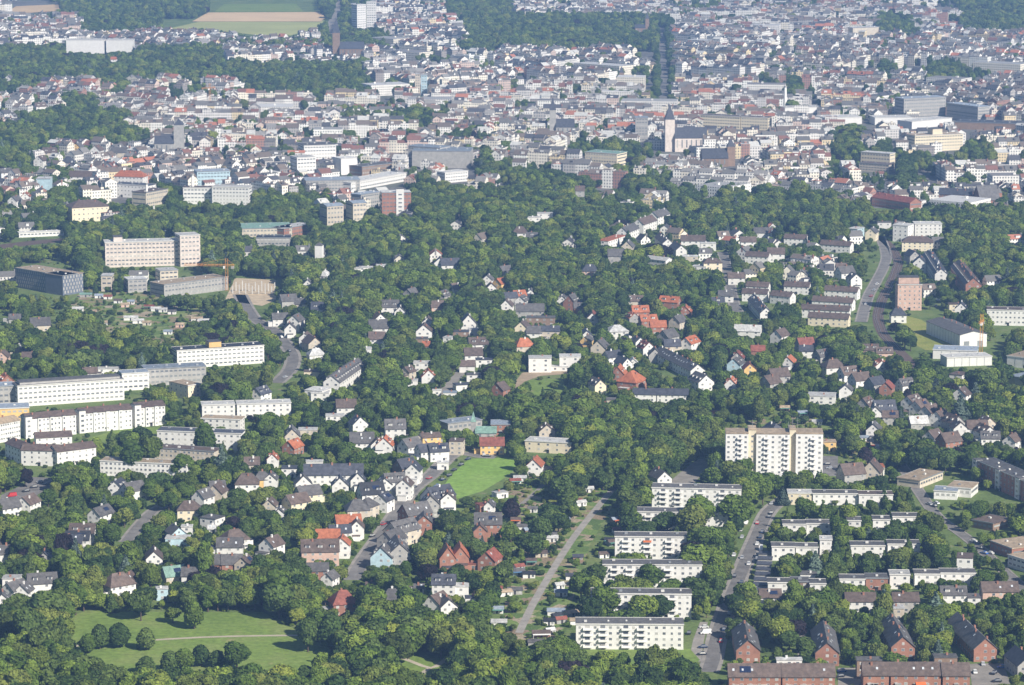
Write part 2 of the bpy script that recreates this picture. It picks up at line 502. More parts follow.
def gable_roof(L, W, h, rh, ov=0.45, th=0.25, hip=0.0):
    b = MB()
    a, c = L / 2 + ov, W / 2 + ov
    dz = rh * ov / (W / 2)
    e0 = h - dz
    hx = a - hip
    up = th
    if hip <= 0:
        for s in (-1, 1):
            o = [(-a, s * c, e0), (a, s * c, e0), (a, 0, h + rh), (-a, 0, h + rh)]
            t = [(x, y, z + up) for x, y, z in o]
            if s > 0: o.reverse(); t.reverse()
            b.prism(o, t, 0)
    else:
        o = [(-a, -c, e0 + .02), (a, -c, e0 + .02), (a, c, e0 + .02), (-a, c, e0 + .02)]
        lo = [(x, y, z) for x, y, z in o]
        hi = [(x, y, z + up) for x, y, z in o]
        b.prism(lo, hi, 0, caps=False)
        b.poly(list(reversed(lo)))
        r0 = (-hx, 0, h + rh + up); r1 = (hx, 0, h + rh + up)
        b.poly([hi[0], hi[1], r1, r0]); b.poly([hi[2], hi[3], r0, r1])
        b.poly([hi[1], hi[2], r1]); b.poly([hi[3], hi[0], r0])
    return b

def gable_body(L, W, h, rh, hip=False):
    b = MB()
    a, c = L / 2, W / 2
    if hip:
        b.box(-a, a, -c, c, 0, h)
        return b
    f = [(-a, -c, 0), (-a, c, 0), (-a, c, h), (-a, 0, h + rh), (-a, -c, h)]
    g = [(a, y, z) for _, y, z in f]
    b.prism(g, f, 0)
    return b

HN = 0
def house(px, py, yd, L, W, h, kind, wall, roof, rh=None, fl='', noun=None, look=None, label=None, anchor=None, group=None, cat='house', name='house'):
    """px, py: middle of the eaves in the view; yd: direction of the ridge in degrees"""
    global HN
    HN += 1
    if kind == 'G' and 'd' not in fl and L < 20 and rng.random() < .22: fl += 'd'
    yaw = R(yd)
    P = at(px, py, h)
    near = py > 395
    root = empty(name, (P.x, P.y, 0), yaw)
    if rh is None: rh = W * (0.42 + 0.08 * rng.random())
    if kind == 'F': rh = 0.5
    wm, rm = MW[wall], MR[roof]
    sc = proj(P.x, P.y, h)[2]
    if kind == 'F':
        b = MB(); b.box(-L / 2, L / 2, -W / 2, W / 2, 0, h)
        link("wall", b.mesh("wall", wm), root)
        b = MB(); b.box(-L / 2 - .25, L / 2 + .25, -W / 2 - .25, W / 2 + .25, h, h + .35)
        b.box(-L / 2 + .1, L / 2 - .1, -W / 2 + .1, W / 2 - .1, h + .3, h + .42)
        ro = link("roof", b.mesh("roof", rm), root)
    else:
        hip = 0 if kind == 'G' else min(L / 2 - 0.3, W * 0.42)
        link("wall", gable_body(L, W, h, rh, kind == 'H').mesh("wall", wm), root)
        ro = link("roof", gable_roof(L, W, h, rh, hip=hip).mesh("roof", rm), root)
    nch = 1 if L < 16 else int(L / 9)
    if 'x' not in fl:
        for i in range(nch):
            u = (i + 0.5 + 0.3 * (rng.random() - .5)) * L / nch - L / 2
            v = (rng.random() - .5) * W * 0.4
            if kind == 'H': u *= 0.4
            z = h + (0 if kind == 'F' else rh * (1 - abs(v) / (W / 2)))
            link("chimney", CHIM if wall in 'bgn' or rng.random() < .5 else CHIM2, ro, (u, v, z))
    # lights and dormers in the slope that can be seen
    vs = [s for s in (-1, 1) if facing(yaw, 0, s)]
    if kind == 'G' and vs:
        slope = math.atan2(rh, W / 2)
        if 's' in fl or (near and 'd' not in fl and rng.random() < .6):
            for i in range(max(2, int(L / 4.5))):
                for s in vs:
                    if rng.random() < .45: continue
                    u = (i + 0.5) * L / max(2, int(L / 4.5)) - L / 2; q = rng.choice((.35, .5, .6))
                    o = link("skylight", SKYL, ro, (u, s * W / 2 * q, h + rh * (1 - q) + .22))
                    o.rotation_euler = (-s * slope, 0, 0)
        if 'd' in fl:
            n = max(1, int(L / 5))
            for i in range(n):
                for s in vs:
                    u = (i + 0.5) * L / n - L / 2
                    b = MB()
                    dw, dh = 1.1, 1.5
                    y0 = s * W / 2 * 0.72; z0 = h + rh * .28
                    y1 = s * W / 2 * 0.15
                    b.box(u - dw, u + dw, min(y0, y1), max(y0, y1), z0 - .3, z0 + dh, 0)
                    b.box(u - dw - .2, u + dw + .2, min(y0 + s * .2, y1), max(y0 + s * .2, y1), z0 + dh, z0 + dh + .2, 1)
                    b.box(u - .75, u + .75, min(y0, y0 + s * .06), max(y0, y0 + s * .06), z0 + .2, z0 + dh - .15, 2)
                    link("dormer", b.mesh("dormer", [MW['w'], rm, M_GLASS]), ro)
    if kind == 'G' and vs and rng.random() < .10 and near:
        s = vs[0]
        o = MB(); o.box(-1.8, 1.8, -1.1, 1.1, 0, .1)
        sp2 = link("solar_panel", o.mesh("solar_panel", M_SOLAR), ro, (L * .15, s * W / 2 * .5, h + rh * .5 + .3))
        sp2.rotation_euler = (-s * math.atan2(rh, W / 2), 0, 0)
    if kind != 'F' and L < 18 and rng.random() < .42:
        sx_ = rng.choice((-1, 1)); aw = rng.uniform(2.5, 4.5); ad = W * rng.uniform(.45, .75); ah = rng.uniform(2.6, 3.4)
        x0, x1 = (L / 2, L / 2 + aw) if sx_ > 0 else (-L / 2 - aw, -L / 2)
        o = MB(); yy = rng.uniform(-W * .1, W * .1)
        o.box(x0, x1, yy - ad / 2, yy + ad / 2, 0, ah, 0)
        o.box(x0 - .15, x1 + .15, yy - ad / 2 - .15, yy + ad / 2 + .15, ah, ah + .22, 1)
        link("annex", o.mesh("annex", [wm, MR[rng.choice('gnld')]]), root)
    floors = max(1, round(h / 2.9))
    wall_windows(root, yaw, L, W, h, floors, near, 'n' if near else 'l')
    if kind == 'G' and rh > 2.8:
        for nx in (-1, 1):
            if facing(yaw, nx, 0):
                add_window(root, nx * L / 2, 0, h + rh * .3, math.atan2(nx, 0), 's')
    if near and facing(yaw, 0, -1):
        link("door", DOOR, root, (L * 0.22, -W / 2 - .02, 0))
    occ_rect(P.x, P.y, yaw, L, W, 1, 1.5)
    protect_obj(P.x, P.y, yaw, L * .95, W * .9, h, rh, 0.50)
    wn, rn = WALL[wall][0], ROOF[roof][0]
    if look is None:
        look = f"{wn} {rn}-roofed" if kind != 'F' else f"flat-roofed {wn}"
    if noun is None: noun = 'house'
    if group is None: group = 'houses among the trees' if not anchor else None
    reg(root, cat, noun, look, px, py, group, label, anchor)
    return root, ro

BALC = {}
def balcony_mesh(col, w, d=1.3):
    k = (col, round(w, 1), d)
    if k not in BALC:
        b = MB()
        b.box(-w / 2, w / 2, -d, 0, -0.15, 0.0, 0)
        b.box(-w / 2, w / 2, -d, -d + .08, 0, 1.0, 1)
        b.box(-w / 2, -w / 2 + .08, -d + .08, 0, 0, 1.0, 1)
        b.box(w / 2 - .08, w / 2, -d + .08, 0, 0, 1.0, 1)
        b.box(-w / 2 + .9, w / 2 - .9, -.06, -.01, 0.05, 2.0, 2)
        BALC[k] = b.mesh("balcony", [M_CONC, col, M_GLASS])
    return BALC[k]
M_BALW = mat_plain("balcony_white", (0.80, 0.79, 0.76), 0.6, 0.08)

def block(p1, p2, h, depth, wall, roof, floors, label, anchor=None, cat='apartment block', name='apartment_block', cols=None,
          balc=(), style='win', roofk='F', rh=0.5, k='n', noun='apartment block', look=None, side=1, bcols=None, pent=None, keep=.6, group=None, stairs=()):
    """p1, p2: pixels of the ends of the front eaves; h metres"""
    A = at(p1[0], p1[1], h); B = at(p2[0], p2[1], h)
    L = (B - A).length
    yaw = math.atan2(B.y - A.y, B.x - A.x)
    c, s = math.cos(yaw), math.sin(yaw)
    cx = (A.x + B.x) / 2 - s * depth / 2; cy = (A.y + B.y) / 2 + c * depth / 2
    root = empty(name, (cx, cy, 0), yaw)
    W = depth
    b = MB()
    if roofk == 'F':
        b.box(-L / 2, L / 2, -W / 2, W / 2, 0, h)
        b.box(-L / 2 - .05, L / 2 + .05, -W / 2 - .05, W / 2 + .05, 0, 0.9)
        link("wall", b.mesh("wall", MW[wall]), root)
        b = MB()
        b.box(-L / 2 - .3, L / 2 + .3, -W / 2 - .3, W / 2 + .3, h, h + .4)
        ro = link("roof", b.mesh("roof", MR[roof]), root)
        b = MB()
        for (x0, x1, y0, y1) in ((-L / 2 - .32, L / 2 + .32, -W / 2 - .36, -W / 2 - .1), (-L / 2 - .32, L / 2 + .32, W / 2 + .1, W / 2 + .36)):
            b = MB(); b.box(x0, x1, y0, y1, h - .02, h + .55)
            link("parapet", b.mesh("parapet", M_FRAME if wall in 'wcypr' else M_METAL), ro)
        for i in range(max(1, int(L / 9))):
            b = MB()
            x = (i + .5) * L / max(1, int(L / 9)) - L / 2 + rng.uniform(-1.5, 1.5); y = rng.uniform(-W / 4, W / 4)
            q = rng.uniform(.35, .8)
            b.box(x - q, x + q, y - .5, y + .5, h + .38, h + .4 + q * 1.2)
            link("roof_vent", b.mesh("roof_vent", M_FRAME if rng.random() < .6 else M_METAL), ro)
    else:
        hip = min(L / 2 - .3, W * .42) if roofk == 'H' else 0
        link("wall", gable_body(L, W, h, rh, roofk == 'H').mesh("wall", MW[wall]), root)
        ro = link("roof", gable_roof(L, W, h, rh, hip=hip).mesh("roof", MR[roof]), root)
        for i in range(max(1, int(L / 10))):
            u = (i + .5) * L / max(1, int(L / 10)) - L / 2 + rng.uniform(-2, 2); v = rng.uniform(-W / 5, W / 5)
            link("chimney", CHIM, ro, (u * (0.7 if roofk == 'H' else 1), v, h + rh * (1 - abs(v) / (W / 2))))
    if pent:
        for (f0, f1, hh, wl) in pent:
            b = MB()
            x0, x1 = -L / 2 + f0 * L, -L / 2 + f1 * L
            b.box(x0, x1, -W / 2 + W * .2, W / 2 - W * .15, h + .3, h + hh)
            b.box(x0 - .2, x1 + .2, -W / 2 + W * .2 - .2, W / 2 - W * .15 + .2, h + hh, h + hh + .3, 1)
            link("roof_house", b.mesh("roof_house", [MW[wl], MR['g']]), root)
    for (f, w_, wl, dh) in stairs:
        x = -L / 2 + f * L
        b = MB(); b.box(x - w_ / 2, x + w_ / 2, -W / 2 - .8, -W / 2 + 3.2, 0, h + dh)
        b.box(x - w_ / 2 - .15, x + w_ / 2 + .15, -W / 2 - .95, -W / 2 + 3.35, h + dh, h + dh + .3, 1)
        for f_ in range(floors):
            z = (f_ + .55) * h / floors
            b.box(x - w_ * .22, x + w_ * .22, -W / 2 - .85, -W / 2 - .78, z - .6, z + .6, 2)
        link("stair_tower", b.mesh("stair_tower", [MW[wl], MR['g'], M_GLASS]), root)
    fh = (h - .8) / floors
    if style == 'win':
        n = int(cols * .85) if cols else max(2, int(L / 3.7))
        bset = []
        for fb in balc:
            j = int(fb * n); bset.append(j)
        cnt = 0
        for f in range(floors):
            z = .8 + f * fh + fh * .52
            for i in range(n):
                x = (i + .5) * L / n - L / 2
                if i in bset: continue
                if any(abs(x - (-L / 2 + g * L)) < w_ / 2 + .8 for (g, w_, _, _) in stairs): continue
                if cnt > 84: continue
                add_window(root, x, -W / 2, z, 0, k if (i % 3) else 's'); cnt += 1
            for j in bset:
                x = (j + .5) * L / n - L / 2
                mcol = M_BALW
                r_ = rng.random()
                if r_ < .02: mcol = M_ORANGE
                elif r_ < .04: mcol = M_GREENB
                link("balcony", balcony_mesh(mcol, min(4.0, L / n * 1.15)), root, (x, -W / 2, .8 + f * fh + .3))
        if side:
            for nx in (-1, 1):
                if not facing(yaw, nx, 0): continue
                ns = max(1, int(W / 5))
                for f in range(floors):
                    for i in range(ns):
                        add_window(root, nx * L / 2, (i + .5) * W / ns - W / 2, .8 + f * fh + fh * .52, math.atan2(nx, 0), 's')
        for i in range(max(1, int(L / 18))):
            b = MB(); b.box(-.7, .7, -.25, .06, 0, 2.3, 0); b.box(-1.1, 1.1, -1.2, .05, 2.3, 2.45, 1)
            link("door", b.mesh("door", [M_DARK, M_CONC]), root, ((i + .5) * L / max(1, int(L / 18)) - L / 2, -W / 2, 0))
    elif style == 'band':
        for f in range(floors):
            z = .8 + f * fh + fh * .5
            b = MB()
            b.box(-L / 2 + .5, L / 2 - .5, -W / 2 - .04, -W / 2 + .02, z - fh * .17, z + fh * .17, 0)
            nb = int(L / 3.0)
            for i in range(nb + 1):
                x = -L / 2 + .5 + (L - 1) * i / nb
                b.box(x - .55, x + .55, -W / 2 - .1, -W / 2 - .03, z - fh * .18, z + fh * .18, 1)
            link("window_band", b.mesh("window_band", [M_GLASS, MW[wall]]), root)
            for nx in (-1, 1):
                if facing(yaw, nx, 0):
                    b = MB()
                    b.box(min(nx * L / 2, nx * (L / 2 + .04)), max(nx * L / 2, nx * (L / 2 + .04)), -W / 2 + 1, W / 2 - 1, z - fh * .15, z + fh * .15)
                    link("window_band", b.mesh("window_band", M_GLASS), root)
    occ_rect(cx, cy, yaw, L, W, 1, 1.5)
    protect_obj(cx, cy, yaw, L, W, h, rh if roofk != 'F' else .5, keep)
    wn, rn = WALL[wall][0], ROOF[roof][0]
    if look is None: look = f"long {wn} {rn}-roofed"
    reg(root, cat, noun, look, (p1[0] + p2[0]) / 2, (p1[1] + p2[1]) / 2, group, label, anchor)
    return root, ro, L, W, yaw

# ------------------------------------------------------------------ the five white slabs and their neighbours
G5 = 'parallel white slab blocks'
bl = (.06, .25, .43, .62, .82)
block((576, 624.5), (683.5, 625), 11.5, 11, 'w', 'g', 4, "frontmost of the parallel white slab blocks, facing the lawn, with a grey flat roof", "the frontmost white slab", balc=(.08, .27, .46, .60), name='apartment_block', group=G5, cols=17, keep=.98)
block((591, 594), (691.5, 594.8), 11.5, 10, 'w', 'g', 4, "second white slab block behind the frontmost one, half hidden by trees", None, balc=(.1, .3, .5, .8), group=G5, cols=16, keep=.5)
block((603, 565), (702, 565.5), 11.5, 10, 'w', 'g', 4, "third white slab block from the front, its right half clear of trees", "the third white slab", balc=(.1, .3, .5, .62), group=G5, cols=16, keep=.6)
block((615, 537), (687, 537.5), 11.5, 10, 'w', 'g', 4, "fourth and shortest white slab block from the front, behind green trees", None, balc=(.1, .4, .7), group=G5, cols=12, keep=.7)
block((637, 512), (728, 513.5), 9, 10, 'w', 'g', 3, "white slab block directly in front of the rearmost slab, mostly hidden by trees", None, balc=(.1, .3, .5), group=G5, cols=15, keep=.3)
block((652, 488), (741, 490), 11.5, 11, 'w', 'g', 4, "rearmost of the parallel white slab blocks, below the white and yellow tower", "the rearmost white slab", balc=(.1, .27, .52, .8), group=G5, cols=15, keep=.8)

# the tower
def tower():
    h = 26.5
    A = at(726.5, 434.5, h)
    root = empty('tower_block', (A.x + 27, A.y + 8, 0), R(-2))
    ox = -27
    segs = [(0, 12.6, 0, 14, h, 'w'), (12.6, 17.0, 2.2, 13, h + 1.8, 'c'), (17.0, 35.5, .6, 15, h - .2, 'w'), (35.5, 39.0, 2.6, 13, h + 2.0, 'c'), (39.0, 54, 0, 14, h + .2, 'w')]
    for (x0, x1, y0, y1, hh, wl) in segs:
        b = MB(); b.box(ox + x0, ox + x1, -7 + y0, -7 + y1, 0, hh)
        w = link("wall", b.mesh("wall", MW[wl]), root)
        b = MB(); b.box(ox + x0 - .12, ox + x1 + .12, -7 + y0 - .2, -7 + y1 + .2, hh, hh + .6)
        b.box(ox + x0 + .3, ox + x1 - .3, -7 + y0 + .3, -7 + y1 - .3, hh + .55, hh + .7)
        link("roof", b.mesh("roof", MR['s'] if wl != 'w' else MR['s']), root)
    b = MB()
    b.box(ox + 54, ox + 54.06, -6, 6.0, 0, h - 2)
    link("side_panel", b.mesh("side_panel", MW['c']), root)
    for (x0, x1, y0) in ((0, 12.6, 0), (17, 35.5, .6), (39, 54, 0)):
        n = int((x1 - x0) / 3.1)
        for f in range(9):
            z = 1.9 + f * 2.85
            for i in range(n):
                x = ox + x0 + (i + .5) * (x1 - x0) / n
                if x0 == 17 and i in (1, 4) or x0 != 17 and i == n - 2:
                    link("balcony", balcony_mesh(M_BALW, 3.0), root, (x, -7 + y0, z - 1.0))
                else:
                    add_window(root, x, -7 + y0, z, 0, 'n')
    for f in range(9):
        add_window(root, ox + 14.8, -7 + 2.2, 1.9 + f * 2.85, 0, 's')
    for (x, y, hh) in ((37.2, 5, 7), (15, 6, 5), (40, 6, 6.5), (35, 6, 4)):
        b = MB(); b.cyl(ox + x, -7 + y, h + 2, h + 2 + hh, .12, .08, 5); b.box(ox + x - .6, ox + x + .6, -7 + y - .05, -7 + y + .05, h + hh, h + hh + .12)
        link("antenna", b.mesh("antenna", M_METAL), root)
    b = MB(); b.box(ox + 30, ox + 41, -13, -7, 0, 3.6); b.box(ox + 29.8, ox + 41.2, -13.2, -6.9, 3.6, 3.9, 1)
    link("entrance_hall", b.mesh("entrance_hall", [MW['w'], MR['l']]), root)
    occ_rect(A.x + 27, A.y + 8, 0, 54, 16, 1, 2)
    protect(726, 822, 428, 470, A.y + 8)
    reg(root, 'tower block', 'tower block', 'tall white and yellow', 772, 450, None, "tall white nine-storey tower block with pale yellow strips, above the slab blocks", "the white and yellow tower block")
tower()

# right part: low terraces in rows
def terr(x0, x1, y, h=6.2, d=9, wall='w', roof='g', floors=2, **kw):
    return block((x0, y), (x1, y + kw.pop('dy', 0.2)), h, d, wall, roof, floors, None, noun='row of terraced houses', cat='terrace', name='terraced_house_row', look=kw.pop('look', None) or f"low {WALL[wall][0]} {ROOF[roof][0]}-roofed", keep=kw.pop('keep', .4), group='low terraces on the right', **kw)
terr(788, 812, 493.5, wall='c', roof='l'); terr(813, 858, 494, wall='w'); terr(859, 893, 495, wall='w', roof='n')
terr(783, 806, 524.5); terr(806.5, 831, 524); terr(847, 861, 521); terr(873, 890, 520, wall='w', roof='g'); terr(893, 919, 517)
terr(772, 795, 547, h=7); terr(796, 818, 547.5, wall='w'); terr(851, 885, 546); terr(888, 920, 544.5)
terr(826 - 6, 826 + 6, 540, h=8, d=8, roof='l')
terr(840, 865, 579.5, wall='w'); terr(866, 888, 578.5, wall='b'); terr(890, 910, 575, wall='w', roof='l', h=7)
terr(915, 940, 574.5); terr(941, 976, 573.5); terr(768, 790, 583, wall='w'); terr(791, 809, 582, wall='n'); terr(810, 826, 584)
house(860, 599, 0, 14, 9, 5.6, 'G', 'w', 'n', 3.2)
house(905, 599, 2, 12, 9, 5.6, 'G', 'g', 'n', 3.2, 's')
house(898, 607, 90, 7, 5, 5.5, 'F', 'e', 'l')
house(953, 592.5, 0, 12, 9, 5.8, 'G', 'w', 'g', 3.2, 's')
house(973, 596, 0, 6, 8, 4.6, 'F', 'w', 'g')
house(999, 589, 2, 17, 10, 6.0, 'G', 'p', 'n', 3.6, 's', noun='terraced house')
house(770, 595, 0, 10, 9, 5.5, 'G', 'w', 'n', 3)
house(808, 573, 0, 8, 7, 4, 'F', 'w', 'g')
# brick gable rows
GB = 'brick rows end on to the bottom row'
def brickrow(px, py, yd, L, label, anchor=None):
    r_, ro = house(px, py, yd, L, 10.5, 6.0, 'G', 'b', 'g', 4.6, 's', label=label, anchor=anchor, group=GB, cat='terrace', name='brick_terrace_row', noun='brick row')
    for i in range(4):
        u = (i - 1.5) * L / 4
        b = MB(); b.box(u - .12, u + .12, -5.6, 5.6, 0, .1)
    return r_
brickrow(746, 640, 89.2, 34, "leftmost of the four brick rows with gable ends, beside the main street")
brickrow(825, 641.5, 87.5, 38, "second of the four brick gabled rows, right of the leftmost one", "the second brick gabled row")
brickrow(897, 635, 91, 40, "third of the four brick gabled rows, its gable partly behind a tree")
brickrow(971, 635, 98, 46, "rightmost of the four brick gabled rows, with white windows up its gable", "the rightmost brick gabled row")
def brow(x0, x1, y, nm, anchor=None, solar=False):
    r_, ro, L, W, yaw = block((x0, y), (x1, y), 6, 10, 'b', 'n', 2, nm, anchor, noun='brick terrace', cat='terrace', name='brick_terrace', roofk='G', rh=4.3, keep=.9, group='brick terraces along the bottom edge')
    sl_ = math.atan2(4.3, 5)
    for i in range(int(L / 4)):
        if rng.random() < .6:
            o = link("skylight", SKYL, ro, ((i + .5) * 4 - L / 2, -2.6, 6 + 4.3 * (1 - .52) + .24)); o.rotation_euler = (sl_, 0, 0)
    for i in range(int(L / 6)):
        if rng.random() < .5:
            b = MB(); b.box(-1.2, 1.2, -1.6, .1, 0, 2.4, 0); b.box(-1.4, 1.4, -1.9, .1, 2.4, 2.55, 1)
            link("porch", b.mesh("porch", [MW['w'], MR['l']]), root_loc(r_), ((i + .5) * 6 - L / 2, -W / 2 - .05, 0))
    if 'awning' in nm:
        b = MB(); b.prism([(-2.2, -8.2, 2.2), (2.2, -8.2, 2.2), (2.2, -5.1, 2.9), (-2.2, -5.1, 2.9)], [(-2.2, -8.2, 2.3), (2.2, -8.2, 2.3), (2.2, -5.1, 3.0), (-2.2, -5.1, 3.0)])
        link('awning', b.mesh('awning', M_ORANGE), r_, (2, 0, 0))
    if solar:
        o = MB(); o.box(-2.4, 2.4, -1.6, 1.6, 0, .1)
        q = link("solar_panel", o.mesh("solar_panel", M_SOLAR), ro, (-4, -2.5, 6 + 4.3 * .5 + .3)); q.rotation_euler = (sl_, 0, 0)
def root_loc(o): return o
brow(729, 781, 676.5, "brick terrace at the bottom edge, left of the narrow gap, beside the main street", "the bottom left brick terrace", True)
brow(782.5, 835, 676.5, "brick terrace with many skylights at the bottom edge, in front of the second gabled row", None)
brow(863.5, 889, 675, "short brick terrace with a raised flat annex behind it, at the bottom edge")
brow(891, 941, 675, "brick terrace with an orange awning at the bottom edge, middle of three joined terraces", "the bottom brick terrace with orange awning")
brow(943, 970, 675.5, "short brick terrace beside the car park, at the bottom edge")
house(869, 659, 0, 11, 6, 8, 'F', 'n', 'g')
house(945, 656, 0, 10, 6, 7, 'F', 'n', 'g')
house(789, 659, 0, 11, 4, 8.5, 'F', 'w', 'l')
house(1022, 660, 100, 18, 10, 6, 'G', 'g', 'd', 4.2)
# garages beside the main street
for i in range(8):
    px_, py_ = 762 - i * .9 + 4, 553 + i * 5.2
    house(px_, py_, 82, 6, 7, 2.6, 'F', 'g', 'd', fl='x', noun='garage', look='flat dark-roofed', group='row of garages beside the main street', cat='garage', name='garage')
# school and its neighbours
block((920, 481), (943, 472), 4.2, 14, 'e', 's', 1, "low flat-roofed hall with a brown roof, behind the school buildings", None, style='band', noun='hall', cat='school', name='school_hall', keep=.9)
block((934, 491), (957, 492), 4.5, 12, 'w', 'u', 1, "low white school hall with a pale blue-grey roof, left of the brown roofs", None, style='band', noun='hall', cat='school', name='school_hall', keep=.9)
block((947, 487), (971, 489), 5, 16, 'w', 's', 1, "sandy-roofed school hall between the brick slab and the low terraces", "the sandy-roofed school hall", style='band', noun='hall', cat='school', name='school_hall', keep=.9)
block((972, 520), (993, 524), 4, 16, 'n', 'n', 1, "low brown-roofed pavilion in a garden, below the school halls", None, style='band', noun='pavilion', cat='pavilion', name='pavilion', keep=.9)
block((990, 541), (1012, 549), 5, 20, 'b', 's', 1, "sandy flat-roofed brick nursery by the right edge, beside the side street", "the flat brick nursery", style='band', noun='nursery', cat='school', name='nursery_building', keep=.9)
block((1008, 555), (1030, 562), 6, 16, 'w', 's', 2, "flat-roofed white and brick building cut by the right edge", None, style='band', noun='building', cat='building', name='flat_building', keep=.9)
r_, ro, L, W, yaw = block((973.5, 459.5), (1030, 484), 11, 12, 'b', 'g', 4, "long angled brick slab block with white stair towers, at the right edge", "the angled brick slab block", cols=18, keep=.9, stairs=((.04, 5, 'w', .6), (.45, 5, 'w', .6), (.8, 5, 'w', .6)))
house(851, 472, 20, 13, 11, 6, 'G', 'g', 'n', 5, noun='house')
house(872, 470, 75, 12, 11, 6, 'G', 'e', 'n', 6)
house(827, 441, 0, 10, 8, 5.5, 'F', 'y', 's')
house(822, 394.5, -8, 17, 14, 5, 'F', 'w', 'l', look='wide pale flat-roofed')
# ------------------------------------------------------------------ left part: large housing slabs
GL = 'long white apartment rows on the left'
block((-4, 424.5), (20, 420), 11.5, 12, 'w', 's', 4, "far left end piece of the long bay-fronted apartment row", None, k='s', group=GL, keep=.9, cols=14, roofk='G', rh=2.2)
block((27, 419), (76, 414.5), 12, 12, 'w', 'n', 4, "left section of the long bay-fronted white apartment row", None, k='s', group=GL, keep=.9, cols=16, stairs=((.03, 4, 'w', 1.2), (.5, 2.2, 'w', 0), (.25, 2.2, 'w', 0), (.75, 2.2, 'w', 0)), roofk='G', rh=2.2)
block((81, 413.5), (132, 409), 12, 12, 'w', 'n', 4, "middle section of the long bay-fronted white apartment row", "the long bay-fronted white row", k='s', group=GL, keep=.9, cols=16, stairs=((.02, 4, 'w', 1.6), (.27, 2.2, 'w', 0), (.52, 2.2, 'w', 0), (.77, 2.2, 'w', 0)), roofk='G', rh=2.2)
block((137, 407.8), (165, 405.3), 12, 12, 'w', 'n', 4, "right end section of the long bay-fronted white apartment row", None, k='s', group=GL, keep=.9, cols=10, stairs=((.02, 4, 'w', 1.6), (.35, 2.2, 'w', 0), (.68, 2.2, 'w', 0)), roofk='G', rh=2.2)
block((5, 443), (20, 449), 9, 11, 'w', 'n', 3, "lower white row left end with a brown roof, in front of the bay-fronted row", None, k='s', group=GL, keep=.8, roofk='G', rh=2.5)
block((21, 450), (57, 451), 9, 11, 'w', 'n', 3, "low white row with a brown pitched roof, in front of the bay-fronted row", "the low brown-roofed white row", k='s', group=GL, keep=.8, roofk='G', rh=2.5)
block((57, 452), (96, 447), 9, 11, 'w', 'n', 3, "right arm of the low brown-roofed row, running behind trees", None, k='s', group=GL, keep=.5, roofk='G', rh=2.5)
block((36, 438), (72, 436), 6, 10, 'w', 'n', 2, "short low row between the long bay-fronted row and the low brown-roofed row", None, k='s', group=GL, keep=.4, roofk='G', rh=2.3)
block((0, 409), (29, 408), 8, 16, 'y', 'u', 2, "yellow hall with a flat blue-grey roof at the left edge", "the yellow hall", style='band', noun='hall', cat='hall', name='hall_building', keep=.9)
block((17.5, 386.5), (124, 379.5), 13, 14, 'w', 'g', 4, "very long white office slab with horizontal bands, above the bay-fronted row", "the banded white office slab", style='band', noun='office slab', cat='office building', name='office_building', keep=.9, pent=((.03, .97, 1.8, 'g'),))
block((-3, 387), (15, 386), 12, 14, 'g', 'u', 3, "grey block at the left edge beside the banded office slab", None, style='band', noun='office block', cat='office building', name='office_building', keep=.9)
block((122, 374), (149, 372.5), 11, 12, 'w', 'u', 3, "white block with a blue-grey roof joined to the long office slab", None, style='band', noun='office block', cat='office building', name='office_building', keep=.7)
block((145, 369.5), (206, 366.5), 11, 14, 'g', 'u', 3, "grey wing with a pale blue-grey roof, between the office slabs", "the grey office wing", style='band', noun='office block', cat='office building', name='office_building', keep=.7)
block((177, 351), (264, 345.5), 12, 14, 'w', 'k', 4, "white office slab with a small orange roof house, right of the grey wing", "the office slab with orange roof house", style='band', noun='office slab', cat='office building', name='office_building', keep=.8, pent=((.38, .52, 4.0, 'y'),))
block((188, 386), (201, 384), 9, 20, 'c', 's', 3, "narrow cream block end on, between trees below the office slabs", None, k='s', keep=.7)
block((202, 405.5), (235, 404.5), 9, 11, 'w', 'l', 3, "pale flat-roofed apartment block, left half of a pair behind trees", None, keep=.6)
block((237, 404.5), (291, 403), 9, 11, 'w', 'l', 3, "long pale flat-roofed apartment block behind trees, right of a similar one", "the long pale flat-roofed block", keep=.7)
block((157, 431), (201, 432.5), 10, 11, 'w', 'd', 3, "white apartment block with a dark blue-black roof, right of the bay-fronted row", "the dark-roofed white apartment block", keep=.8)
block((203, 433), (241, 434), 10, 11, 'w', 'd', 3, "white block partly behind trees, joined to the dark-roofed apartment block", None, keep=.5)
block((201, 418.5), (240, 420), 8, 10, 'w', 's', 3, "low pale block with a planted roof, behind the dark-roofed apartment block", None, keep=.5)
block((124, 446), (214, 452), 8.5, 10, 'e', 'n', 3, "long beige block with a brown roof, broken by tall trees", None, keep=.35, cols=24)
block((100, 461), (187, 465), 8.5, 10, 'w', 's', 3, "long low white block with a sandy roof, behind a row of round trees", "the low white sandy-roofed block", keep=.4, cols=24)
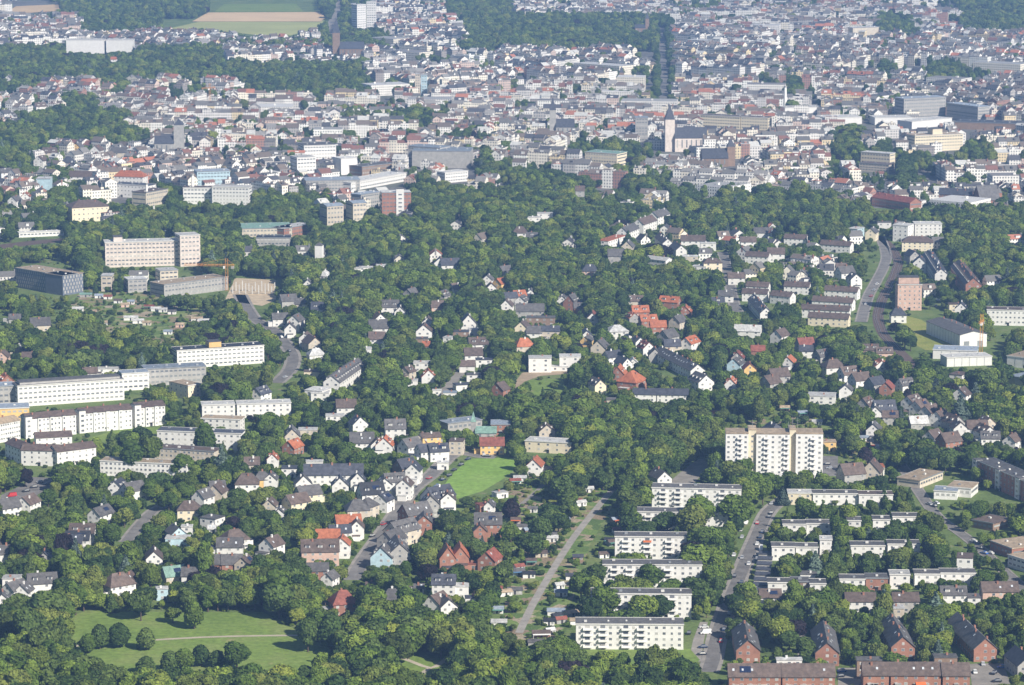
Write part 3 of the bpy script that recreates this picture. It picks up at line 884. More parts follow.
# upper left institutions
block((105, 243), (179, 241), 20, 16, 'r', 'l', 6, "large pale pinkish office building with roof boxes at both ends, above the allotments", "the large pinkish office building", style='band', noun='office building', cat='office building', name='office_building', keep=.95, pent=((.12, .24, 4, 'r'),))
block((180, 236), (200, 235), 25, 16, 'r', 'l', 7, "taller right end of the pinkish office building", None, style='band', noun='office building', cat='office building', name='office_building', keep=.8)
r_, ro, L, W, yaw = block((15, 268), (62, 276), 15, 20, 'u' if 'u' in WALL else 'g', 's', 5, "blue-grey office building with a lattice front, in trees at the left", "the blue-grey lattice building", style='none', noun='office building', cat='office building', name='office_building', keep=.95)
def lattice(root, L, W, h, floors):
    for side in range(2):
        b = MB()
        ln = L if side == 0 else W
        n = int(ln / 2.6)
        for f in range(floors):
            z0, z1 = 1 + f * (h - 1) / floors, 1 + (f + 1) * (h - 1) / floors
            for i in range(n):
                u = -ln / 2 + (i + (.15 if f % 2 else .55)) * ln / n
                if u + 1.2 > ln / 2: continue
                if side == 0: b.box(u, u + 1.15, -W / 2 - .06, -W / 2 + .02, z0 + .35, z1 - .35)
                else: b.box(L / 2 - .02, L / 2 + .06, u, u + 1.15, z0 + .35, z1 - .35)
        o = link("window_lattice", b.mesh("window_lattice", MW['g']), root)
lattice(r_, L, W, 15, 5)
for o in r_.children:
    if o.name.startswith('wall'): o.data.materials[0] = mat_plain("wall_slate_blue", (0.13, 0.15, 0.19), .6, .15)
r2, ro, L, W, yaw = block((62.5, 276.2), (77.5, 274), 15, 20, 'g', 's', 5, "short right end of the lattice building, facing the allotment gardens", None, style='none', noun='office building', cat='office building', name='office_building', keep=.95)
lattice(r2, L, W, 15, 5)
for o in r2.children:
    if o.name.startswith('wall'): o.data.materials[0] = bpy.data.materials["wall_slate_blue"]
r3, ro, L, W, yaw = block((164, 285), (228, 277), 10, 18, 'g', 's', 3, "blue-grey shell of a new building with a sandy roof, behind a row of trees", "the new building with crane", style='band', noun='building', cat='office building', name='unfinished_building', keep=.7)
block((101, 276), (112, 276), 12, 12, 'e', 'l', 3, "small beige block below the pinkish office building, left one", None, style='band', keep=.7)
block((128, 280), (147, 279), 10, 14, 'g', 'l', 3, "small grey block below the pinkish office building, middle one", None, style='band', keep=.7)
block((160, 271), (178, 270), 11, 14, 'e', 'l', 3, "small beige block below the pinkish office building, right one", None, style='band', keep=.7)

def crane(px, py, hm, jib, back, ang, label, nm="tower_crane", anchor=None):
    P = at(px, py, 0)
    root = empty(nm, (P.x, P.y, 0), R(ang))
    def lattice_bar(p, q, w, name):
        b = MB(); p = Vector(p); q = Vector(q); d = q - p; n = max(4, int(d.length / 3))
        ax = Vector((0, 0, 1)) if abs(d.normalized().z) < .5 else Vector((1, 0, 0))
        s1 = d.normalized().cross(ax).normalized() * w; s2 = d.normalized().cross(s1).normalized() * w
        cs = [s1 + s2, s1 - s2, -s1 - s2, -s1 + s2]
        for c_ in cs: b.bar(p + c_, q + c_, .1)
        for i in range(n):
            for k_ in range(4):
                b.bar(p + d * i / n + cs[k_], p + d * (i + 1) / n + cs[(k_ + 1) % 4], .06)
        link(name, b.mesh(name, M_CRANE), root)
    lattice_bar((0, 0, 0), (0, 0, hm + 5), .9, "mast")
    lattice_bar((0, 0, hm), (-jib, 0, hm), .6, "jib")
    lattice_bar((0, 0, hm), (back, 0, hm + .1), .6, "counter_jib")
    b = MB(); b.box(back - 2.5, back - .3, -.9, .9, hm - 2.6, hm - .6); link("counterweight", b.mesh("counterweight", M_CONC), root)
    b = MB(); b.box(-2.6, -1.0, -.8, .8, hm - 2.6, hm - .6); link("cab", b.mesh("cab", M_BALW), root)
    b = MB(); b.bar((0, 0, hm + 5), (-jib * .7, 0, hm + .6), .07); b.bar((0, 0, hm + 5), (back * .9, 0, hm + .6), .07); link("tie_rod", b.mesh("tie_rod", M_CRANE), root)
    protect(px - 3, px + 3, py - (hm + 5) * proj(P.x, P.y, 0)[2], py - 8, P.y)
    reg(root, 'crane', 'tower crane', 'orange', px, py - 20, 'tower cranes', label, anchor)
crane(227, 291, 20, 33, 6, -4, "orange tower crane with a long jib over the unfinished building by the allotments")
crane(981, 353, 22, 8, 5, 70, "small orange tower crane beside the blue-white warehouse")
crane(210, 106, 22, 12, 8, 40, "distant orange tower crane among white houses below the forest, upper left")
# column field of the construction yard
P = at(254, 293)
yr = empty('construction_frame', (P.x, P.y, 0), R(-6))
b = MB(); b.box(-17, 17, -9, 9, 0, .5); link("base_slab", b.mesh("base_slab", M_SITE), yr)
for i in range(7):
    for j in range(2):
        b = MB(); b.box(-.28, .28, -.28, .28, .5, 6.5 + (i * 7 + j) % 3)
        link("column", b.mesh("column", M_FRAME if (i + j) != 40 else M_REDB), yr, (-15 + i * 5, -7 + j * 13, 0))
reg(yr, 'construction site', 'construction frame', 'bare', 254, 290, None, "rows of bare concrete columns on a sandy building site right of the crane")
occ_rect(P.x, P.y, 0, 36, 20, 1); protect(235, 275, 280, 300, P.y)

# middle landmarks
def dblock(p1, p2, h, dep, wall, roof, fl, label, anchor=None, **kw):
    kw.setdefault('style', 'band'); kw.setdefault('noun', 'building'); kw.setdefault('cat', 'building'); kw.setdefault('name', 'city_building'); kw.setdefault('keep', .85)
    return block(p1, p2, h, dep, wall, roof, fl, label, anchor, **kw)
dblock((327, 206.4), (343.5, 205.4), 17, 17, 'e', 'u', 4, "left one of twin beige blocks with pale blue pitched roofs", "the twin blue-roofed blocks", roofk='G', rh=1.5)
dblock((353, 203.4), (366.5, 202.6), 17, 17, 'e', 'u', 4, "right one of twin beige blocks with pale blue pitched roofs", None, roofk='G', rh=1.5)
dblock((382, 193), (411, 192.5), 22, 16, 'b', 'l', 6, "square red-brick block with a pale top, beside the twin blue-roofed blocks", "the red-brick block", stairs=((.62, 7, 'w', 3.4),))
dblock((361, 195), (381, 192), 14, 12, 'g', 'u', 4, "grey-blue low block between the twin blocks and the red-brick block", None)
dblock((242, 229), (292, 228), 8, 34, 'e', 'v', 2, "low school hall with a pale green flat roof, left of the twin blocks", "the green-roofed school hall")
dblock((284, 229), (312, 224), 8, 14, 'b', 'l', 2, "low red-walled wing of the green-roofed school", None)
dblock((256, 238), (290, 238), 7, 14, 'g', 'k', 2, "low dark-roofed wing in front of the green-roofed school", None)
dblock((412, 151), (470, 151.5), 17, 36, 'g', 'u', 4, "large blank grey cube of a store in the city below the old town", "the large grey store", style='none')
dblock((408, 146), (440, 148), 19, 20, 'g', 'u', 5, "grey glazed block behind the large blank grey store", None)
dblock((304, 146), (336, 145), 15, 30, 'w', 'g', 4, "big white hall block with a grey roof, upper middle left", "the big white hall")
dblock((297, 158), (316, 157), 19, 18, 'w', 'l', 5, "white office block just below the big white hall", None)
dblock((341, 159), (357, 158), 16, 18, 'w', 'l', 4, "smooth white cube right of the big white hall", None, style='none')
dblock((351, 183), (406, 173), 8, 20, 'w', 'l', 2, "long low white hall running up towards the grey store", None)
dblock((306, 181), (360, 180), 10, 26, 'g', 'u', 3, "broad grey-roofed block below the white halls", None)
dblock((362, 167), (396, 163), 9, 18, 'n', 'g', 2, "long brown low block between the white cube and grey store", None)
dblock((445, 173), (468, 171), 10, 14, 'w', 'l', 3, "white flat block in front of the large grey store", None)
dblock((183, 188), (212, 188), 15, 14, 'w', 'n', 4, "left half of the white college building with brown roof line", None)
dblock((212, 187), (249, 187.5), 17, 14, 'w', 'l', 5, "long white college building above the trees, upper left", "the white college building")
dblock((197, 172), (230, 171), 14, 20, 't', 'u', 4, "pale blue-grey glass block above the white college building", None)
dblock((36, 179), (50, 179), 14, 16, 't', 'l', 4, "building with a bright pale blue side wall, among houses upper left", "the pale blue building", style='none')
dblock((113, 184), (148, 186), 12, 16, 'w', 'd', 3, "white manor block with a dark roof and tall windows, upper left", "the white manor block", k='s', style='win', cols=12)
dblock((146, 193), (168, 189), 13, 16, 'e', 'n', 3, "beige stone block joined to the white manor block", None)
dblock((114, 176), (143, 177), 11, 12, 'w', 'r', 3, "white building with a bright orange-red hipped roof, upper left", "the red-roofed white building", roofk='H', rh=5, style='win', cols=10)
dblock((72, 208), (109, 206), 13, 22, 'c', 'n', 3, "ornate cream building with a brown roof at the edge of the trees, upper left", "the ornate cream building", roofk='H', rh=5, style='win', cols=10)
dblock((19, 233), (64, 231), 4, 6, 'w', 'l', 1, "very long low white shed beside the railway at the left", "the low white railway shed")
dblock((164, 242 - 10), (176, 231), 4, 6, 'g', 'l', 1, "small grey hut in trees above the pinkish office building", None)
# far landmarks
dblock((66, 40), (104, 40), 20, 20, 'w', 'l', 5, "left half of a very long white building beyond the forest, upper left", None, style='none')
dblock((106, 40), (133, 40), 20, 20, 'w', 'l', 5, "right half of a very long white building beyond the forest, upper left", "the far long white building", style='none')
dblock((357, 5), (366, 4.5), 43, 14, 'w', 'l', 12, "left half of the tall white high-rise at the top edge", None)
dblock((366.5, 2), (376, 2), 46, 14, 'w', 'l', 12, "right, taller half of the white high-rise at the top edge", "the far white high-rise")
dblock((415, 74), (420, 74), 30, 12, 'e', 'l', 9, "left one of two narrow towers, upper middle", None)
dblock((421, 75), (427, 75), 27, 12, 't', 'l', 8, "right, greenish one of two narrow towers, upper middle", "the narrow greenish tower")
dblock((635.5, 118), (648, 118), 26, 16, 'g', 'u', 8, "square grey-white office tower left of the cathedral", "the square grey tower", k='s', keep=.9)
dblock((904, 99), (946, 97), 24, 20, 'g', 'u', 6, "long grey office building in the upper right, left and taller part", "the long grey office building")
dblock((946.5, 103), (978, 107), 18, 18, 'g', 'u', 5, "lower right wing of the long grey office building", None)
dblock((875, 118), (912, 117.5), 8, 26, 'w', 'l', 3, "broad white shopping hall in front of the long grey office building", "the broad white shopping hall", style='none')
dblock((912, 122), (952, 118), 8, 22, 'w', 'l', 3, "second white shopping hall, right of the first", None, style='none')
dblock((785, 108), (822, 107), 7, 20, 'w', 'l', 3, "white hall beside the slender white chimney", None, style='none')
dblock((824, 118), (862, 117), 8, 28, 'w', 'l', 3, "low white hall just left of the broad shopping hall", None, style='none')
dblock((955, 122), (1020, 124), 8, 30, 'n', 'd', 3, "large dark roofed sheds right of the shopping halls", None, style='none')
dblock((585, 152), (617, 154), 14, 22, 'c', 'v', 4, "cream department store with a pale green roof in the old town", "the green-roofed department store")
dblock((700, 115), (740, 117), 14, 16, 'c', 'n', 4, "long cream block with a brown roof behind the cathedral square", None)
dblock((741, 117), (768, 118), 14, 16, 'c', 'n', 4, "right wing of the long cream block behind the cathedral square", None)
dblock((915, 136), (963, 134), 17, 18, 'c', 'e' if 'e' in ROOF else 's', 5, "cream castle-like block with uneven top, right of the tree avenue", "the cream castle-like block", pent=((.4, .6, 6, 'c'),))
dblock((861, 152), (890, 154), 12, 12, 'c', 'l', 3, "cream block with a pale flat roof left of the tree avenue", None)
dblock((859, 163), (889, 165), 8, 14, 'e', 'n', 3, "flat brown hall below the cream block at the tree avenue", None)
dblock((939, 194), (972, 195), 10, 12, 'b', 'd', 3, "long red-brick school beside the grey-roofed church, right", "the long red-brick school", roofk='G', rh=5)
dblock((872, 197), (910, 203), 8, 14, 'b', 'm', 2, "long block with a dark red roof in the right middle distance", "the long red-roofed block", roofk='G', rh=4)
dblock((893, 225), (908, 226), 14, 14, 'w', 'l', 4, "white cube house in trees left of two white houses", "the white cube house", style='win')
dblock((915, 224), (942, 224), 12, 14, 'w', 'l', 4, "wide white block right of the white cube house", None, style='win')
dblock((902, 242), (933, 242.5), 8, 14, 'c', 'n', 3, "cream block with a brown hipped roof beside the railway cutting", None, roofk='H', rh=4, style='win')
dblock((853, 28), (880, 27), 12, 20, 'e', 'l', 3, "beige hall near the top edge, right", None, style='none')

def church(px, py, yd, L, W, h, rh, wall, roof, tw, th, sp_, label, anchor=None, tpos=-1, name='church'):
    P = at(px, py, 0)
    root = empty(name, (P.x, P.y, 0), R(yd))
    link("nave_wall", gable_body(L, W, h, rh).mesh("nave_wall", MW[wall]), root)
    link("nave_roof", gable_roof(L, W, h, rh).mesh("nave_roof", MR[roof]), root)
    x = tpos * (L / 2 + tw / 2)
    b = MB(); b.box(x - tw / 2, x + tw / 2, -tw / 2, tw / 2, 0, th)
    for s_ in (-1, 1):
        b.box(x - tw * .22, x + tw * .22, s_ * tw / 2 - .1 * s_ - .08, s_ * tw / 2 + .08, th - tw, th - tw * .25, 1)
    tt = link("tower", b.mesh("tower", [MW[wall], M_DARK]), root)
    b = MB()
    a = [(x - tw / 2 - .2, -tw / 2 - .2, th), (x + tw / 2 + .2, -tw / 2 - .2, th), (x + tw / 2 + .2, tw / 2 + .2, th), (x - tw / 2 - .2, tw / 2 + .2, th)]
    c_ = [(x - .1, -.1, th + sp_), (x + .1, -.1, th + sp_), (x + .1, .1, th + sp_), (x - .1, .1, th + sp_)]
    b.prism(a, c_); link("spire", b.mesh("spire", MR[roof]), tt)
    for i in range(int(L / 5)):
        b = MB()
        u = -L / 2 + (i + .5) * 5
        b.box(u - .6, u + .6, -W / 2 - .05, -W / 2 + .05, h * .3, h * .85)
        link("window", b.mesh("window", M_GLASS), root)
    occ_rect(P.x, P.y, R(yd), L + tw * 2, W, 1, 2)
    s_ = proj(P.x, P.y, 0)[2]
    protect(px - L / 2 * s_, px + L / 2 * s_, py - (h + rh) * s_, py - h * .4 * s_, P.y)
    xx = px + x * math.cos(R(yd)) * s_
    protect(xx - tw / 2 * s_, xx + tw / 2 * s_, py - (th + sp_) * s_, py - 6, P.y)
    reg(root, 'church', 'church', f"{WALL[wall][0]} {ROOF[roof][0]}-roofed", px, py - 10, 'churches', label, anchor)
    return root
church(165, 155, 0, 20, 14, 13, 7, 'g', 'd', 10, 32, 6, "grey stone church with a square tower right of its nave, upper left", "the grey church upper left", 1)
church(690, 151, 4, 34, 17, 15, 10, 'r', 'd', 10, 34, 16, "large pale cathedral with a dark pointed spire over the old town", "the cathedral")
church(714, 166, 5, 26, 18, 9, 9, 'n', 'd', 8, 20, 8, "big dark-roofed church hall below the cathedral", None, 1)
church(986, 206, 14, 19, 20, 7, 12, 'b', 'g', 5, 12, 6, "brick church with a steep grey roof at the right", "the steep grey-roofed church", 1)
church(565, 137, 0, 20, 12, 12, 8, 'g', 'd', 7, 30, 14, "small grey church with a needle spire left of the grey tower", None, -1)
church(352, 58, 0, 34, 18, 14, 9, 'n', 'd', 10, 36, 22, "brown church with a pointed spire below the far high-rise", "the brown spired church", -1)
church(630, 88, 0, 16, 10, 10, 5, 'n', 'd', 6, 20, 8, "small brown church with a stout tower left of the dark tree avenue", "the small brown church", -1)
church(640, 34, 0, 16, 10, 10, 5, 'n', 'd', 6, 24, 10, "distant brown church at the far end of the tree avenue", None, 1)
church(322, 262, 80, 12, 8, 7, 4, 'w', 'g', 6, 15, 2.5, "small white chapel with a square belfry among dense trees", "the white chapel", -1, name='chapel')
church(486, 438, 0, 12, 9, 4, 3, 'g', 'v', 3, 10, 6, "low church with a pale green roof and small green spire", "the green-spired church", -1)
def shaft(px, py, r0, h, label, mat, name, noun, anchor=None, cap=False):
    P = at(px, py)
    root = empty(name, (P.x, P.y, 0))
    b = MB(); b.cyl(0, 0, 0, h, r0, r0 * .7, 12); link("shaft", b.mesh("shaft", mat), root)
    b = MB(); b.cyl(0, 0, h, h + r0 * .8, r0 * .95, r0 * .95, 12); link("crown_ring", b.mesh("crown_ring", M_CONC), root)
    s_ = proj(P.x, P.y)[2]
    occ_rect(P.x, P.y, 0, r0 * 2, r0 * 2)
    protect(px - 2, px + 2, py - h * s_, py - 4, P.y)
    reg(root, name.replace('_', ' '), noun, 'slender white', px, py - h * s_ / 2, None, label, anchor)
shaft(785, 109, 2.2, 26, "slender white chimney beside a white hall, upper right", M_BALW, "chimney_stack", "chimney", "the slender white chimney")
shaft(193, 203, 1.6, 26, "slender white mast in front of the white college building", M_BALW, "white_mast", "mast", "the white mast")
shaft(147, 206, 1.3, 20, "shorter white mast right of the white manor block", M_BALW, "white_mast", "mast")
shaft(154, 219, .9, 12, "small white obelisk in trees below the manor block", M_BALW, "obelisk", "obelisk")

# right middle: pink block, warehouses, rows
block((898, 285), (922, 285), 19, 16, 'p', 'g', 6, "tall pink apartment block beside the railway cutting", "the pink apartment block", k='s', keep=.9, pent=((.05, .9, 5, 'p'),), cols=7)
def shed(p1, p2, h, dep, wall, roof, label, anchor=None, rk='G', rh=2.0):
    r_, ro, L, W, yaw = block(p1, p2, h, dep, wall, roof, 1, label, anchor, noun='warehouse', cat='warehouse', name='warehouse', style='none', roofk=rk, rh=rh, keep=.95)
    b = MB()
    n = int(L / 5)
    for i in range(1, n):
        x = -L / 2 + i * L / n
        b.box(x - .15, x + .15, -W / 2 - .08, -W / 2 - .0, 0, h - .3)
    link("wall_rib", b.mesh("wall_rib", M_METAL), r_)
    for i in range(2):
        b = MB(); b.box(L / 2 - .02, L / 2 + .06, -W / 4 + i * W / 2 - 2, -W / 4 + i * W / 2 + 2, 0, 4.4)
        link("gate", b.mesh("gate", M_METAL), r_)
shed((926.5, 321), (960, 335), 9, 20, 'w', 'g', "blue-white ribbed warehouse with a grey roof, beside the small crane", "the blue-white warehouse", 'G', 2.2)
shed((933, 350), (977, 351.5), 6, 18, 'w', 'u', "low white warehouse with a blue-grey flat roof, below the ribbed warehouse", None, 'F', .5)
shed((947, 358), (992, 356.5), 6, 14, 'w', 'l', "lowest of three warehouses, white with a pale roof", None, 'F', .5)
block((987, 310), (1030, 311), 11, 14, 'w', 'n', 3, "white apartment block with a flat brown roof at the right edge", "the brown-topped white block", keep=.9, cols=12)
shed((1007, 356), (1032, 359), 7, 24, 'w', 's', "flat white hall at the right edge below the white block", None, 'F', .5)
shed((1008, 376), (1032, 380), 5, 20, 'g', 'u', "blue-grey roofed hall at the right edge, below the flat white hall", None, 'F', .5)
GT = 'white terraces beside the curving main road'
def t2(p1, p2, label, wall='w', roof='n', h=6.3, d=9, rk='G', rh=3.0, keep=.8):
    return block(p1, p2, h, d, wall, roof, 2, label, None, noun='terrace', cat='terrace', name='terraced_house_row', roofk=rk, rh=rh, look=f"{WALL[wall][0]} {ROOF[roof][0]}-roofed", keep=keep, group=GT)
t2((784, 286), (809, 287), None); t2((824, 290), (857, 292), None); t2((812, 300.5), (852, 303), None)
t2((801, 309), (849, 311), None, roof='n'); t2((808, 317), (848, 319), None, wall='c', roof='n'); t2((770, 295), (790, 297), None)
t2((746, 286), (768, 287), None); t2((742, 293), (767, 294), None); t2((745, 256), (768, 257), None, d=12); t2((820, 244), (850, 246), None); t2((784, 238), (806, 239), None)
# terraces running away beside the railway
house(935, 264, 88, 105, 10, 9, 'G', 'w', 'd', 4, 'd', noun='terrace', cat='terrace', name='terraced_house_row', label="long dark-roofed terrace running away up the hill, right of the pink block", anchor="the dark receding terrace")
house(966, 275, 89, 95, 12, 10, 'G', 'b', 'n', 5, 'd', noun='terrace', cat='terrace', name='terraced_house_row', label="brown-roofed brick terrace running away beside the receding dark terrace", anchor="the brick receding terrace")
# centre: notable houses
house(540, 357, 0, 15, 11, 9.5, 'F', 'w', 'l', label="left one of twin new white cube villas above a sandy bank", anchor="the twin white cube villas", cat='villa', name='villa', noun='villa')
house(570, 355.5, 0, 14, 11, 9.5, 'F', 'w', 'l', label="right one of twin new white cube villas above a sandy bank", cat='villa', name='villa', noun='villa')
house(555, 366, 0, 17, 6, 3, 'F', 'w', 'l', fl='x', noun='podium building')
house(632, 380, 60, 15, 14, 7, 'H', 'b', 'r', 6, label="big brick villa with a bright orange-red hipped roof, centre right", anchor="the orange-roofed brick villa", cat='villa', name='villa', noun='villa')
house(619, 373, 80, 12, 9, 6, 'G', 'b', 'r', 5)
house(617, 330, 12, 14, 13, 5.5, 'H', 'w', 'l', 3.6, fl='x', label="white house with a bright white hipped roof, centre", anchor="the bright white-roofed house")
house(701, 380, 112, 16, 11, 6, 'G', 'w', 'g', 4.5, label="white gabled head of the long grey-roofed terrace, centre right", anchor="the white gabled terrace head")
house(679, 361, 107, 72, 10, 6, 'G', 'w', 'g', 4, 's', noun='terrace', cat='terrace', name='terraced_house_row', label="long grey-roofed terrace running away from its white gabled head")
house(345, 373, 78, 66, 11, 7, 'G', 'w', 'g', 4.2, 'd', noun='terrace', cat='terrace', name='terraced_house_row', label="row of white houses with a long grey roof climbing right, centre left", anchor="the climbing white row")
house(318, 389, 68, 14, 12, 6, 'F', 'w', 'l')
block((633, 394), (656, 394.5), 5.5, 9, 'w', 'd', 2, "white low row with a dark roof below the orange-roofed villa", None, roofk='G', rh=3, noun='row', cat='terrace', name='terraced_house_row')
block((657, 394.5), (688, 395), 5.5, 9, 'w', 'd', 2, "right half of the white dark-roofed row below the orange-roofed villa", None, roofk='G', rh=3, noun='row', cat='terrace', name='terraced_house_row')
block((525, 441), (571, 443.5), 6.5, 12, 'c', 'l', 2, "long low cream building with a pale flat roof alone among trees", "the lone cream building", noun='building', cat='building', name='low_building', keep=.95, cols=7)
block((304, 475), (363, 474.5), 6, 11, 'w', 'd', 2, "long white house row with a dark slate roof and white front gables", "the slate-roofed white row", roofk='G', rh=5, noun='row', cat='terrace', name='terraced_house_row', keep=.9)
house(303, 482, 100, 9, 9, 5.5, 'G', 'w', 'g', 4.4); house(340, 484, 95, 9, 9, 5.5, 'G', 'w', 'd', 4.4); house(358, 479, 92, 8, 8, 5.5, 'G', 'w', 'd', 4.2)
block((491, 425), (510, 425), 6, 14, 'b', 'u', 2, "flat grey-roofed brick block beside the yellow red-roofed house", None, noun='building', cat='building', name='low_building')
block((448, 424), (482, 420), 5, 12, 'g', 'u', 1, "low flat grey-roofed building behind trees, left of the green spire", None, style='band', noun='building', cat='building', name='low_building')

